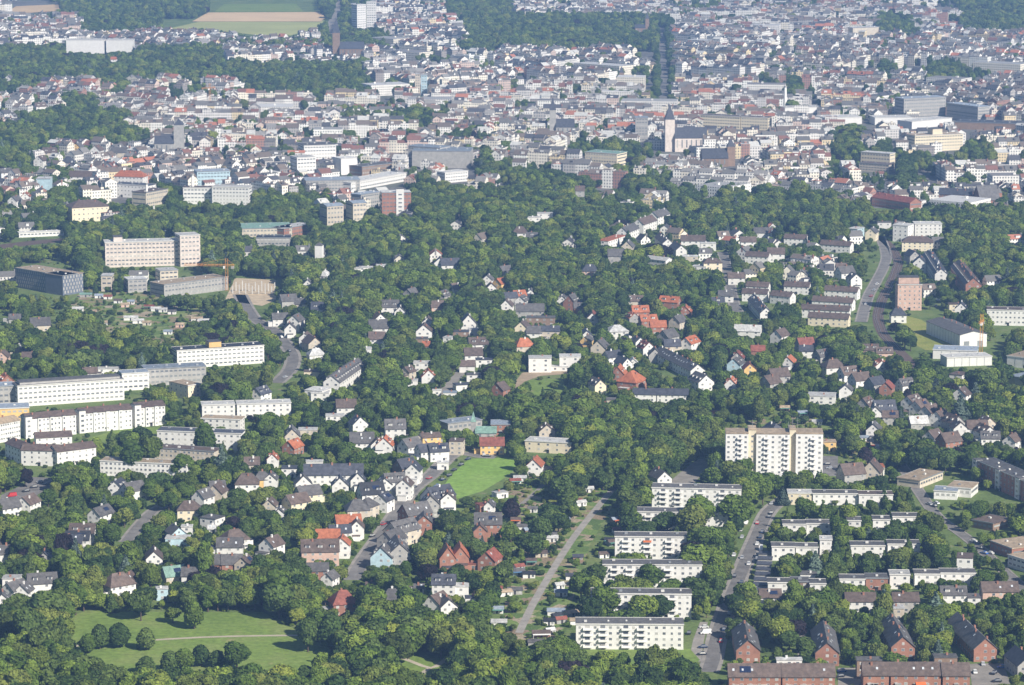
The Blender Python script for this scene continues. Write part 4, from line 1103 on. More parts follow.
HOUSES = """
5 552 20 12 9 5.5 G w g
12 577 0 9 9 7 F w l
15 588 60 12 9 5.5 G w g
42 581 15 15 10 5.5 G w g
24 590 80 9 8 5 G w g
2 600 100 12 10 6 G w g
78 538 0 13 9 5.5 G w k
45 556 90 9 7 5 G g d
56 573 0 4 4 3 F w l
118 583 40 15 11 5.5 H w n
128 579 80 9 8 5.5 G w n
154 556 95 14 9 5.5 G w n
178 537 0 13 9 5 F t l
173 574 30 11 9 3.5 G e v
190 574 0 8 8 5 G w g
162 588 5 6 6 5.5 F t l
230 545 0 14 9 5.5 G w g
214 547 0 8 7 4.5 F w g
219 562 3 11 9 5.5 G b g
232 562 3 11 9 5.5 G b g
245 563 75 9 9 5.5 G e n
320 549 3 20 12 8.5 G p n 5 d
342 543 92 10 9 7 G w r
317 569 0 12 8 5 G b g
330 577 70 9 7 5 G w g
343 601 15 13 12 6 H b m
371 586 0 5 5 3.5 G y n
392 597 0 11 10 4 H w g
383 555 80 12 12 6.5 G t g 5 d
398 549 100 22 12 8 G g g
447 556 100 11 9 6.5 G b r 5.5
460 554 95 14 9 6.5 G b r 5
473 563 0 7 6 3 F b m
490 558 70 12 10 5.5 G b m
444 582 0 12 10 7.5 G w d
461 585 90 8 8 6 F w l
437 601 60 12 10 5.5 G w n
446 604 110 12 9 5 G w g
472 597 0 7 6 3.5 F w d
419 587 0 5 4 2.6 G w g
28 502 70 13 10 5 G w n
8 506 40 12 10 5 G w g
118 486 75 11 9 6 G w d
133 489 50 13 10 6 G w g
101 513 60 14 9 5.5 G w g
83 531 0 14 10 5.5 G w n 4 d
70 541 0 14 9 5 G g d
189 508 0 13 10 6.5 H c n
203 496 60 11 9 6 G w g
217 491 80 12 10 6 G e n
247 482 5 14 11 7 H w n
176 532 110 12 9 5.5 G t g
187 526 0 6 6 5 F w l
234 538 30 14 11 5 H w n
212 528 0 4 4 2.6 G w l
346 406 10 13 10 7 G w n
335 415 0 12 9 5 F w l
320 392 0 12 9 5 F w l
292 434 95 16 10 6 G e g
308 429 0 12 9 5 F e l
293 446 60 12 9 5 G b r
273 458 90 8 7 5 G w r
362 441 5 15 12 5.5 G w g
377 444 90 9 8 5.5 G w n
385 444 85 11 11 6 G w r 4.5
395 427 5 13 11 8 G w g
410 445 50 13 10 6.5 G w g
421 440 80 11 9 6 G e g
430 436 15 12 9 8.5 G y n 2
436 441 0 8 6 4.5 F y l
426 450 30 12 9 6 G w d
438 450 20 12 9 6 G w d
443 462 0 7 6 4 F w l
457 440 80 10 9 8 F e n
492 444 3 15 9 5.5 G y m
314 461 0 11 6 3.5 F w l
262 478 10 10 9 5.5 H y g
271 478 85 9 8 5.5 G w g
308 493 30 14 10 5.5 G c g
296 501 40 14 10 5 G c n
280 512 85 9 7 6 G w g
270 504 80 9 8 5 G e n
405 466 40 12 10 7 G n d
414 469 80 10 9 7.5 G w d
384 483 95 11 9 7 G w g
394 480 15 12 10 8 G w g 4 d
405 484 80 10 9 8 G w n
371 492 20 14 12 8 G w k 5.5
384 499 70 10 9 6.5 G w d
357 508 10 13 12 8.5 H e g
367 505 60 11 10 7 H e g
348 522 15 14 12 6.5 G w r 4
357 526 90 9 8 6.5 G w n
328 536 0 13 9 5 G b r
340 531 10 12 8 6 G w d
438 495 40 17 12 7.5 G w d 5 d
430 502 95 11 10 7.5 G g g
448 498 95 10 9 7 G w n
415 512 30 16 12 7.5 G b g 5
424 520 90 12 9 7 G b g
402 529 50 18 12 7.5 G e g
392 538 60 14 11 7.5 G g g
488 522 5 15 11 7 G b g 5
480 530 90 8 8 5.5 G b n
484 504 20 8 7 5 F b m
490 505 80 8 6 5 G w g
500 492 30 8 6 3 F w l
252 463 0 9 8 5 G e n
308 284 95 10 9 6 G w g
325 275 70 11 9 5 H w l
288 300 20 13 10 5 G g g
301 303 0 10 9 5.5 G e g
280 318 10 12 9 5.5 G w g
296 320 70 13 10 7.5 G w g
290 328 95 10 9 6 G w g
312 342 110 16 11 6 G e n
306 337 85 10 9 6 G w n
316 354 20 12 10 4 H w l
312 371 0 11 8 3.5 F c n
378 327 10 14 12 8.5 G w g
377 338 0 12 10 6 G w n
390 306 0 14 11 7 G w g
400 311 95 9 9 6 G w g
411 293 60 12 9 5.5 G g g
396 287 0 11 8 4 F w d
355 268 0 11 8 4.5 F w l
366 267 0 12 8 4.5 F w l
382 265 0 10 8 4.5 F w l
440 262 90 12 10 8 G w g
450 264 10 16 11 7 G w d
424 330 90 13 12 7 G w n
428 322 90 11 10 7 G w n
420 338 0 12 9 5 F n g
428 345 0 8 7 4.5 G b r
437 306 20 12 10 6 G p n
443 295 60 11 9 5.5 G g g
457 288 30 11 9 5.5 G w n
468 322 95 13 12 6.5 G w g 6
476 329 0 12 9 4.5 F w l
461 331 0 12 9 5.5 F n d
449 337 70 8 7 5 F w l
478 343 10 14 11 6 G w n 4 d
473 354 10 13 10 6 G w n
484 359 0 12 9 5 F w d
467 365 0 11 8 4.5 G w n
475 374 0 12 8 4.5 F w g
462 384 20 11 9 4 F w d
450 392 0 9 7 3.5 F w u
437 390 0 6 5 3.5 F w l
422 362 0 12 9 6 F w l
408 371 60 9 8 5 G e n
412 380 0 8 7 5 F w l
383 387 0 9 7 4 F w l
366 348 95 9 8 9 F w l
488 279 85 10 9 6.5 G w g
491 287 95 9 8 6 G w n
500 283 60 10 9 6 G y r
505 270 40 11 9 5.5 G g g
507 305 80 12 10 6 G w n
510 297 20 11 9 6 G g d
531 293 90 11 9 6 G w g
522 300 75 12 9 6 G w g
519 295 20 10 9 6.5 G w r
530 310 -3 22 11 6 G g g
541 317 -3 22 10 6 F n g
545 330 -2 22 11 6.5 G e d 3
534 332 -2 10 10 6 G w g
563 300 80 11 9 6 G w g
572 302 70 12 11 6 G b g 6
580 307 10 10 8 5 G b g
593 317 85 13 9 6 G w m 4
587 340 70 11 8 5 G y g
600 346 80 15 11 7 G e g
590 270 0 14 11 9 H p d
616 255 0 14 11 11 G g g 5
659 259 -35 22 11 6 G w l 2
700 266 -10 12 9 8 F w l
712 262 5 16 11 11 H c n 3
640 311 10 13 10 6 G b r
648 320 15 13 10 6 G b r
658 326 5 12 9 6 G b r
633 317 100 11 9 5 G g r
670 301 -20 16 9 5.5 G b r
686 311 80 11 9 6 G b r
678 321 60 12 10 6.5 G e g
668 336 50 14 11 6 G g g
672 345 10 12 9 5.5 G e d
690 342 60 15 10 6.5 G w r
646 347 110 12 10 6.5 G w m
638 341 110 11 8 6 G w g
655 354 90 12 10 5 G g g
612 356 40 13 9 5.5 G w d
623 362 120 12 8 5.5 G w d
633 362 90 9 7 5 G w l
524 345 15 14 11 6 H e r
736 363 70 14 10 6 G t g
749 368 95 11 9 6.5 G y m
738 357 80 10 9 6 G g m
758 350 0 10 8 5 G b m
736 277 0 14 9 5.5 G w n
726 295 -10 12 8 5 G w g
718 302 0 10 8 5 G g d
760 306 94 70 10 6 G w g 4 s
748 330 -10 20 9 5 G w l
780 335 60 13 10 6 G w n
805 344 20 12 10 6 G g m
806 350 0 10 8 5 G w d
789 361 70 11 9 6 G w r
822 355 40 12 9 5 G g g
833 366 20 15 12 7 H w n
848 373 30 13 10 6 G w n
860 379 30 14 10 6 G w n
875 383 40 12 10 6 G g d
887 387 70 11 9 6 G b m
846 389 80 11 9 6.5 G w g
778 375 20 14 11 5.5 G g n
770 382 50 13 11 5 G g n
870 349 0 12 8 4 G n n
884 352 0 12 8 4 G p n
912 401 50 13 10 5.5 G w n
920 406 50 12 10 5.5 G w n
930 411 50 13 10 5.5 G w n
940 417 55 13 10 5.5 G w n
953 421 110 14 10 6 G g n
959 427 95 12 10 6 G w n
977 427 0 13 11 6 G w n
985 431 110 14 10 5.5 G w n
990 437 0 12 9 4 G w g
933 436 50 12 9 4.5 G w n
918 422 10 12 9 4 G g l
949 440 30 13 11 4.5 G b n
1012 440 60 11 9 5 G w n
884 408 10 14 12 6 G g d 5
875 411 90 9 8 6 G w g
866 404 60 11 10 5 G g n
890 416 0 10 8 5 G g n
905 384 30 11 9 5 G w g
545 213 -5 15 10 9 F w l
534 217 0 13 9 7 F w l
520 232 0 14 12 7 H w n
532 236 0 10 8 6 G w g
580 190 0 9 9 13 G g n
612 238 68 42 11 9 F w r
628 230 68 34 11 9 G w g
645 222 68 34 11 8 G w n
659 215 68 30 11 8 G w g
628 246 80 14 11 7 G e g
664 240 100 44 10 7 G w n
678 248 100 26 10 7 G w g
690 256 0 14 9 6 F e l
693 240 0 22 10 6 G w n
708 243 0 14 9 6 F w l
845 272 30 14 11 7 G w g
854 278 100 13 10 8 G w g
843 268 0 12 9 5 G e n
898 314 0 12 10 6 H w d
776 253 0 15 10 7 G w n
748 241 0 14 9 6 G w n
762 232 0 15 9 6 G w g
856 228 60 16 10 8 F t l
872 232 70 14 10 7 G c g
884 222 0 13 10 7 F w g
920 262 80 16 12 8 G w d
912 255 110 14 10 7 G g d
40 324 15 15 12 4.5 G e g
15 318 0 9 7 3.5 G g g
16 347 90 9 8 4 G e l
30 357 0 11 8 3 G b n
3 356 90 11 9 5 G p n
108 368 0 16 8 4.5 F w l
90 372 0 10 8 3.5 G w n
5 172 40 14 10 9 G w g
15 200 70 13 10 8 G w g
26 196 90 12 9 8 G w r
41 160 70 13 12 9 G w n
50 152 10 16 11 9 G e n
78 147 80 14 11 9 G y g
97 150 80 15 12 9 G w n
120 152 5 26 12 9 H e g
68 162 0 14 14 8 H g d
82 176 -5 26 11 8 G w n
5 113 60 13 10 8 G w g
12 116 80 12 10 8 G w g
40 106 30 14 10 8 G w n
47 102 60 13 10 8 G w g
9 78 80 10 9 8 G w g
114 59 0 9 8 6 G w r
"""
for ln in HOUSES.strip().split("\n"):
    q = ln.split()
    px, py, yd, L, W, h = map(float, q[:6])
    k_, wl, rf = q[6:9]
    rh = float(q[9]) if len(q) > 9 and q[9].replace('.', '').isdigit() else None
    fl = ''.join(x for x in q[9:] if not x.replace('.', '').isdigit())
    house(px, py, yd + rng.uniform(-4, 4), L * .92, W * .9, h, k_, wl, rf, rh, fl)
# ------------------------------------------------------------------ ground, roads, grass
b = MB(); b.poly([(-9000, -1500, 0), (9000, -1500, 0), (9000, 19000, 0), (-9000, 19000, 0)])
struct("ground", b, M_GROUND)

def sheet(name, pts, z, mat, code=0, prot=False, world=False):
    P = pts if world else [at(x, y, 0) for x, y in pts]
    b = MB(); b.poly([(p[0], p[1], z) for p in P])
    me_o = struct(name, b, mat)
    if me_o.data.polygons[0].normal.z < 0:
        me_o.data.flip_normals()
    if code: fill_poly([(p[0], p[1]) for p in P], code)
    if prot and not world:
        # rasterise in the view so that crowns do not cover it
        ys = [p[1] for p in pts]
        for yy in range(int(min(ys)), int(max(ys)) + 1):
            xs = []
            for i in range(len(pts)):
                (ax, ay), (bx, by) = pts[i], pts[(i + 1) % len(pts)]
                if (ay > yy + .5) != (by > yy + .5): xs.append(ax + (bx - ax) * (yy + .5 - ay) / (by - ay))
            xs.sort()
            for q in range(0, len(xs) - 1, 2):
                protect(xs[q], xs[q + 1] - 1, yy, yy, at(512, yy)[1])
    return me_o
sheet("city_ground", [(-300, 213), (512, 196), (1300, 222), (1330, -12), (-330, -12)], .04, M_CITYG)
sheet("playing_field_grass", [(441, 489), (454, 472), (469, 459), (512, 457.5), (519, 462), (516, 469), (503, 479), (483, 491), (457, 499), (446, 497)], .06, M_FIELD, 3, True)
sheet("park_lawn", [(70, 652), (60, 622), (85, 611), (130, 612), (262, 612), (300, 632), (338, 654), (358, 668), (330, 676), (230, 690), (100, 690)], .06, M_LAWN, 0)
sheet("park_lawn", [(395, 655), (420, 643), (448, 652), (452, 672), (440, 683), (400, 673)], .06, M_LAWN, 0)
for yy in range(614, 668):
    x0 = 84 + max(0, yy - 650) * 2.2; x1 = min(345, 150 + (yy - 612) * 6.0) if yy < 645 else 345 - (yy - 645) * 2
    protect(x0, x1, yy, yy, at(512, yy)[1])
for yy in range(646, 670):
    protect(398, 447, yy, yy, at(512, yy)[1])
fill_poly([tuple(at(x_, y_)[:2]) for x_, y_ in [(72, 650), (66, 622), (86, 613), (262, 613), (300, 632), (342, 654), (335, 670), (300, 674), (140, 674), (90, 668)]], 3)
sheet("slab_lawn", [(562, 652), (572, 649), (690, 649), (700, 660), (690, 668), (600, 668), (560, 662)], .06, M_LAWN, 3)
sheet("lawn", [(88, 438), (118, 430), (160, 427), (162, 432), (120, 440), (95, 443)], .05, M_LAWN, 3)
sheet("meadow", [(884, 322), (900, 314), (922, 320), (952, 343), (955, 352), (925, 350), (905, 340)], .05, M_MEADOW, 3)
sheet("meadow", [(515, 392), (530, 380), (580, 378), (605, 390), (600, 410), (540, 412), (515, 405)], .05, M_LAWN)
sheet("sandy_bank", [(512, 386), (522, 373), (545, 369), (572, 368), (571, 374), (540, 376), (524, 382), (516, 390)], .09, M_SAND, 3, True)
sheet("far_meadow", [(70, 34), (80, -8), (352, -8), (352, 20), (330, 44), (130, 44)], .25, M_GROUND)
sheet("pale_field", [(160, 31), (205, 20.5), (325, 20.5), (318, 28), (290, 36), (262, 36), (200, 29)], .5, M_PASTURE, 3, True)
sheet("corn_field", [(192, 22), (208, 13), (322, 12.5), (327, 17), (321, 22), (245, 22)], .9, M_CORN, 3, True)
sheet("green_field", [(214, 12.2), (224, 4.5), (296, 4), (304, 12.2)], .5, M_LAWN, 3, True)
sheet("corn_field", [(6, 13), (16, 6.5), (60, 4.5), (62, 11), (30, 13)], .5, M_CORN, 3, True)
sheet("parking_area", [(668, 483), (682, 471), (698, 459), (711, 458), (713, 463), (702, 474), (692, 486)], .05, M_PAVE, 2, True)
sheet("parking_area", [(689, 660), (693, 640), (700, 622), (708, 622), (704, 640), (701, 662)], .05, M_PAVE, 2, True)
sheet("parking_area", [(-5, 508), (-5, 498), (25, 484), (30, 477), (60, 478), (52, 486), (34, 497), (20, 512)], .05, M_ASPH, 2, True)
sheet("parking_area", [(969, 664), (1004, 663), (1010, 684), (972, 686)], .05, M_PAVE, 2, True)
sheet("parking_area", [(838, 668), (862, 668), (862, 690), (838, 690)], .05, M_PAVE, 2, True)
sheet("parking_area", [(822, 456), (838, 456), (838, 476), (822, 476)], .05, M_ASPH, 2, True)
sheet("building_site_ground", [(225, 300), (235, 278), (276, 280), (276, 300), (262, 306)], .05, M_SITE, 2, True)
sheet("allotment_ground", [(505, 640), (505, 470), (560, 468), (626, 480), (610, 510), (590, 545), (560, 640)], .03, M_ALLOT)
sheet("allotment_ground", [(60, 352), (70, 300), (90, 288), (160, 292), (215, 305), (225, 330), (200, 350), (130, 360)], .03, M_ALLOT)
sheet("allotment_ground", [(740, 420), (860, 408), (920, 450), (870, 462), (826, 452), (770, 428)], .03, M_ALLOT)

def ribbon(name, pts, w, z, mat, kerb=0.0, prot=True, code=2, world=False):
    P = [Vector((p.x, p.y, 0)) for p in (pts if world else [at(x, y) for x, y in pts])]
    # smooth the line
    Q = []
    for i in range(len(P) - 1):
        p0 = P[max(0, i - 1)]; p1 = P[i]; p2 = P[i + 1]; p3 = P[min(len(P) - 1, i + 2)]
        n = max(2, int((p2 - p1).length / 12))
        for k_ in range(n):
            t = k_ / n
            Q.append(.5 * ((2 * p1) + (p2 - p0) * t + (2 * p0 - 5 * p1 + 4 * p2 - p3) * t * t + (3 * p1 - p0 - 3 * p2 + p3) * t ** 3))
    Q.append(P[-1])
    nrm = []
    for i in range(len(Q)):
        d = (Q[min(i + 1, len(Q) - 1)] - Q[max(i - 1, 0)]); d.z = 0; d.normalize()
        nrm.append(Vector((-d.y, d.x, 0)))
    def strip(nm, a, c, zz, m, thick=0.0):
        b = MB()
        for i in range(len(Q)):
            b.v.append(tuple(Q[i] + nrm[i] * a + Vector((0, 0, zz)))); b.v.append(tuple(Q[i] + nrm[i] * c + Vector((0, 0, zz))))
        for i in range(len(Q) - 1):
            b.f.append((2 * i, 2 * i + 2, 2 * i + 3, 2 * i + 1) if a > c else (2 * i, 2 * i + 1, 2 * i + 3, 2 * i + 2)); b.m.append(0)
        if thick:
            for (s_, o_) in ((a, 0), (c, 1)):
                n0 = len(b.v)
                for i in range(len(Q)):
                    b.v.append(tuple(Q[i] + nrm[i] * s_ + Vector((0, 0, zz)))); b.v.append(tuple(Q[i] + nrm[i] * s_))
                for i in range(len(Q) - 1):
                    b.f.append((n0 + 2 * i, n0 + 2 * i + 1, n0 + 2 * i + 3, n0 + 2 * i + 2)); b.m.append(0)
        o = struct(nm, b, m)
        return o
    o = strip(name, w / 2, -w / 2, z, mat)
    if kerb:
        strip("pavement", w / 2 + kerb, w / 2, .14, M_PAVE, 1)
        strip("pavement", -w / 2, -w / 2 - kerb, .14, M_PAVE, 1)
    hw = w / 2 + kerb
    for i in range(len(Q) - 1):
        fill_poly([tuple((Q[i] + nrm[i] * hw)[:2]), tuple((Q[i] - nrm[i] * hw)[:2]), tuple((Q[i + 1] - nrm[i + 1] * hw)[:2]), tuple((Q[i + 1] + nrm[i + 1] * hw)[:2])], code)
        if prot:
            for t in (0, .5):
                q = Q[i].lerp(Q[i + 1], t); a, y_, s_ = proj(q.x, q.y)
                protect(a - hw * s_ * .8, a + hw * s_ * .8, y_ - 1, y_ + 1, q.y)
    return Q, nrm
MAIN, MAINN = ribbon("road", [(708, 672), (712, 662), (718, 634), (729, 602), (738, 580), (746, 560), (757, 535), (766, 515), (774, 506), (786, 498)], 6.4, .05, M_ASPH, 1.7)
ribbon("road", [(352, 580), (362, 562), (380, 537), (397, 512), (412, 490), (430, 476), (443, 463), (457, 453), (480, 456), (496, 457)], 7, .05, M_ASPH, 1.6)
ribbon("allotment_path", [(519, 633), (532, 606), (548, 578), (562, 555), (577, 533), (597, 508), (614, 488)], 3.8, .07, M_PATHG)
for i_ in range(24):
    t_ = i_ / 23; yy_ = 633 - t_ * 145; xx_ = np.interp(yy_, [488, 508, 533, 555, 578, 606, 633], [614, 597, 577, 562, 548, 532, 519]); protect(xx_ - 5, xx_ + 5, yy_ - 4, yy_ + 4, at(512, yy_)[1] + 20)
ribbon("allotment_path", [(508, 514), (524, 502), (540, 488), (556, 474)], 2.4, .07, M_PAVE, prot=False)
ribbon("road", [(896, 458), (906, 472), (918, 490), (937, 516), (963, 535), (985, 553), (1014, 580), (1045, 605)], 5.2, .05, M_ASPH, 1.0, prot=False)
ribbon("road", [(826, 468), (850, 463), (896, 460)], 6, .045, M_ASPH, 0, prot=False)
ribbon("road", [(126, 542), (132, 534), (142, 522), (153, 511), (175, 500)], 5.5, .05, M_ASPH, 1.3)
ribbon("road", [(238, 290), (246, 306), (256, 320), (272, 329), (285, 343), (293, 357), (289, 371), (276, 383)], 7.5, .05, M_ASPH, 2)
ribbon("road", [(880, 236), (886, 254), (884, 266), (876, 282), (868, 297), (861, 322)], 7.0, .05, M_ASPH, 1.2)
ribbon("railway", [(856, 231), (876, 236), (890, 246), (898, 262), (892, 280), (882, 300), (878, 318), (884, 335), (900, 352), (918, 370)], 8, .05, M_BALLAST)
QR, NRM = ribbon("railway", [(-40, 252), (0, 247), (30, 243), (66, 240)], 22, .05, M_BALLAST)
ribbon("road", [(722, 252), (727, 268), (733, 300), (738, 312)], 6.5, .05, M_ASPH, 1.5)
ribbon("road", [(441, 396), (450, 385), (461, 372), (468, 362)], 5, .05, M_PAVE, 1)
ribbon("road", [(506, 418), (530, 418), (560, 422), (592, 428)], 3.5, .05, M_PATH)
ribbon("road", [(340, -4), (337, 12), (331, 24), (334, 34), (338, 44)], 11, .5, M_PAVE)
ribbon("road", [(664, 118), (664, 90), (663, 60), (661, 28)], 16, .1, M_ASPH, 0, prot=False)
ribbon("road", [(896, 184), (893, 160), (891, 140)], 9, .1, M_ASPH, 0, prot=False)
ribbon("park_path", [(147, 640.5), (200, 637.5), (250, 636), (300, 635.5)], 2.6, .09, M_PATH)
ribbon("park_path", [(70, 671), (88, 671), (107, 671.5), (125, 673), (142, 675)], 2.6, .09, M_PATH)
ribbon("park_path", [(30, 660), (45, 655), (64, 650), (80, 645)], 2.2, .09, M_PATH)
ribbon("park_path", [(392, 655), (402, 658), (415, 663), (430, 668), (440, 664), (448, 657)], 2.6, .09, M_PATH)
ribbon("park_path", [(430, 668), (424, 672), (421, 675)], 2.4, .1, M_PATH)
ribbon("road", [(745, 665), (790, 667), (850, 668), (1000, 664)], 0.1, .01, M_PAVE, 0, prot=False, code=0)
ribbon("lane", [(838, 530), (820, 560), (805, 605), (800, 660)], 2.5, .05, M_PAVE, 0, prot=False)
ribbon("lane", [(770, 568), (830, 567), (900, 565), (960, 562)], 2.2, .05, M_PAVE, 0, prot=False)
ribbon("lane", [(455, 575), (478, 545), (500, 520), (512, 508)], 2.2, .05, M_PAVE, 0, prot=False)

# rails on the curving line
def rails(pts, offs, name="rail"):
    P = [at(x, y) for x, y in pts]
    for off in offs:
        b = MB()
        for i in range(len(P) - 1):
            d = (P[i + 1] - P[i]).normalized(); n_ = Vector((-d.y, d.x, 0)) * off
            b.bar(P[i] + n_ + Vector((0, 0, .25)), P[i + 1] + n_ + Vector((0, 0, .25)), .09)
        o = struct(name, b, M_METAL)
rails([(890, 246), (898, 262), (892, 280), (882, 300), (878, 318), (884, 335), (900, 352)], (-3, -1.5, 1.5, 3))

# ------------------------------------------------------------------ cars
def car_mesh(parts, col):
    pass
CARM = [mat_plain("car_paint_" + n, c, .35, .04, spec=.5) for n, c in (("dark_blue", (.02, .035, .08)), ("black", (.02, .02, .022)), ("white", (.75, .75, .74)), ("silver", (.42, .43, .44)), ("red", (.38, .03, .03)), ("bright_blue", (.03, .12, .42)))]
CARN = ['dark blue', 'black', 'white', 'silver', 'red', 'bright blue']
bodies = {}
def car_parts(ci, van):
    k_ = (ci, van)
    if k_ in bodies: return bodies[k_]
    l, w, hb, ht = (4.3, 1.75, .85, 1.45) if not van else (5.2, 1.95, 1.1, 2.3)
    b = MB()
    prof = [(-l / 2, .35), (-l / 2, hb * .8), (-l / 2 + (.5 if van else .9), hb), (l / 2 - .15, hb), (l / 2, hb * .75), (l / 2, .35)]
    r0 = [(x, -w / 2, z) for x, z in prof]; r1 = [(x, w / 2, z) for x, z in prof]
    b.prism(r1, r0)
    a0, a1 = (-l / 2 + .6, l / 2 - .1) if van else (-l / 2 + 1.0, l / 2 - .5)
    t0, t1 = (-l / 2 + 1.2, l / 2 - .15) if van else (-l / 2 + 1.7, l / 2 - 1.0)
    body = b.mesh("body", CARM[ci])
    g = MB()
    g.prism([(a0, -w / 2 + .06, hb), (a1, -w / 2 + .06, hb), (a1, w / 2 - .06, hb), (a0, w / 2 - .06, hb)],
            [(t0, -w / 2 + .2, ht), (t1, -w / 2 + .2, ht), (t1, w / 2 - .2, ht), (t0, w / 2 - .2, ht)])
    glass = g.mesh("cabin_glass", CARM[ci] if van else M_GLASS)
    r = MB(); r.box(t0 + .05, t1 - .05, -w / 2 + .2, w / 2 - .2, ht - .02, ht + .06)
    roof = r.mesh("car_roof", CARM[ci])
    wv = MB()
    n = 10
    c0 = [(.33 * math.cos(2 * PI * i / n), -.1, .33 * math.sin(2 * PI * i / n)) for i in range(n)]
    wv.prism([(x, .1, z) for x, y, z in c0], c0)
    wheel = wv.mesh("wheel", M_RUB)
    bodies[k_] = (body, glass, roof, wheel, l, w)
    return bodies[k_]
def car(px, py, yd, ci, van=False, world=None):
    P = world or at(px, py, .5)
    if world: px, py, _ = proj(P.x, P.y, .5)
    root = empty("van" if van else "car", (P.x, P.y, .06), R(yd))
    body, glass, roof, wheel, l, w = car_parts(ci, van)
    link("body", body, root); link("cabin_glass", glass, root); link("car_roof", roof, root)
    for x in (-l * .31, l * .31):
        for y in (-w / 2 + .08, w / 2 - .08): link("wheel", wheel, root, (x, y, .33))
    reg(root, 'van' if van else 'car', 'van' if van else 'parked car', CARN[ci], px, py, 'parked cars and vans')
    protect(px - 3, px + 3, py - 3, py + 2, P.y)
for i, (x, y, yd, c_, v) in enumerate([(437, 486, 55, 5, 0), (443, 479.5, 58, 0, 0), (449, 475.5, 58, 1, 0), (454, 470, 58, 1, 0), (461, 464.8, 58, 1, 0), (468, 459, 60, 0, 0), (487, 456, 0, 1, 0), (484, 455, 90, 3, 0),
        (383, 524, 60, 4, 0), (414, 487, 58, 1, 0), (408, 489, 58, 3, 0), (429, 478, 58, 4, 0), (393, 530, 60, 3, 0), (372, 536, 60, 1, 0),
        (706, 633, 5, 2, 1), (704, 627, 5, 2, 0), (703, 647, 5, 0, 0), (702, 654, 5, 1, 0), (689, 633, 80, 1, 0), (715, 603, 80, 5, 0), (716, 600, 80, 3, 0), (734, 555, 80, 2, 0), (746, 523, 80, 2, 1), (741, 530, 80, 2, 0), (742, 537, 80, 3, 0), (750, 508, 60, 2, 0),
        (761, 549, 82, 2, 1), (757, 559, 82, 3, 0), (1002, 667, 5, 5, 0), (994, 673, 60, 1, 0), (983, 664, 90, 3, 0), (997, 681, 5, 1, 0), (975, 672, 90, 2, 0), (842, 671, 20, 5, 0), (840, 676, 20, 1, 0),
        (984, 553, -45, 5, 0), (990, 553, -45, 3, 0), (973, 541, -45, 2, 0), (980, 548, -45, 1, 0), (934, 506, -55, 1, 0), (936, 503, -55, 2, 0), (929, 504, -55, 3, 0), (904, 464, 70, 0, 0), (827, 464, 0, 1, 0), (830, 468, 0, 3, 0),
        (26, 491, 30, 1, 0), (34, 487, 30, 1, 0), (40, 482, 30, 3, 0), (12, 496, 30, 4, 1), (55, 480, 30, 2, 0), (18, 501, 30, 0, 0), (47, 484, 30, 1, 0),
        (874, 290, 60, 3, 0), (871, 296, 62, 4, 0), (877, 284, 60, 2, 0), (866, 304, 65, 2, 0), (289, 351, -60, 1, 0), (281, 337, -60, 2, 0), (285, 377, 60, 3, 0), (729, 280, 80, 2, 0), (732, 290, 80, 1, 0), (938, 300, 100, 2, 1), (936, 306, 100, 3, 0), (940, 296, 100, 2, 0)]):
    car(x, y, yd, c_, bool(v))

for i in range(3, len(MAIN) - 2, 1):
    for sd_ in (-1, 1):
        if rng.random() < (.42 if sd_ < 0 else .3):
            d_ = MAIN[i + 1] - MAIN[i]
            q = MAIN[i].lerp(MAIN[i + 1], rng.uniform(.2, .6)) + MAINN[i] * sd_ * 2.3
            car(0, 0, math.degrees(math.atan2(d_.y, d_.x)), rng.choice((0, 1, 2, 3, 3, 1, 2, 4)), False, q)

# ------------------------------------------------------------------ garden sheds
def gshed(px, py, yd, l, w, roof, wall, fl=''):
    h = 2.2
    P = at(px, py, h)
    if occ_at(P.x, P.y) in (1, 2) or occ_at(P.x, P.y - 12) == 2 and False: return
    for dx_ in (-4, 0, 4):
        for dy_ in (0, 8, 14):
            if occ_at(P.x + dx_, P.y + dy_) == 2: return
    root = empty("garden_shed", (P.x, P.y, 0), R(yd))
    rh = 1.0
    link("wall", gable_body(l, w, h, rh).mesh("wall", MW[wall]), root)
    link("roof", gable_roof(l, w, h, rh, .35, .12).mesh("roof", MR[roof]), root)
    b = MB(); b.box(-.45, .45, -w / 2 - .05, -w / 2 + .02, 0, 1.9); link("door", b.mesh("door", M_DARK), root)
    add_window(root, l * .32, -w / 2, 1.3, 0, 's')
    if 'a' in fl:
        b = MB(); b.box(-l / 2, l / 2, -w / 2 - 2.2, -w / 2 - .05, 2.0, 2.1)
        for x in (-l / 2 + .1, l / 2 - .1): b.box(x - .06, x + .06, -w / 2 - 2.15, -w / 2 - 2.03, 0, 2.0)
        link("awning", b.mesh("awning", rng.choice([M_ORANGE, M_REDB, M_BLUEB, M_BALW, M_GREENB])), root)
    occ_rect(P.x, P.y, R(yd), l, w, 1, .5)
    s_ = proj(P.x, P.y, h)[2]
    protect(px - l / 2 * s_, px + l / 2 * s_, py - 2, py + h * s_ * .7, P.y)
    reg(root, 'garden shed', 'garden shed', f"{WALL[wall][0]} {ROOF[roof][0]}-roofed", px, py, 'allotment sheds')
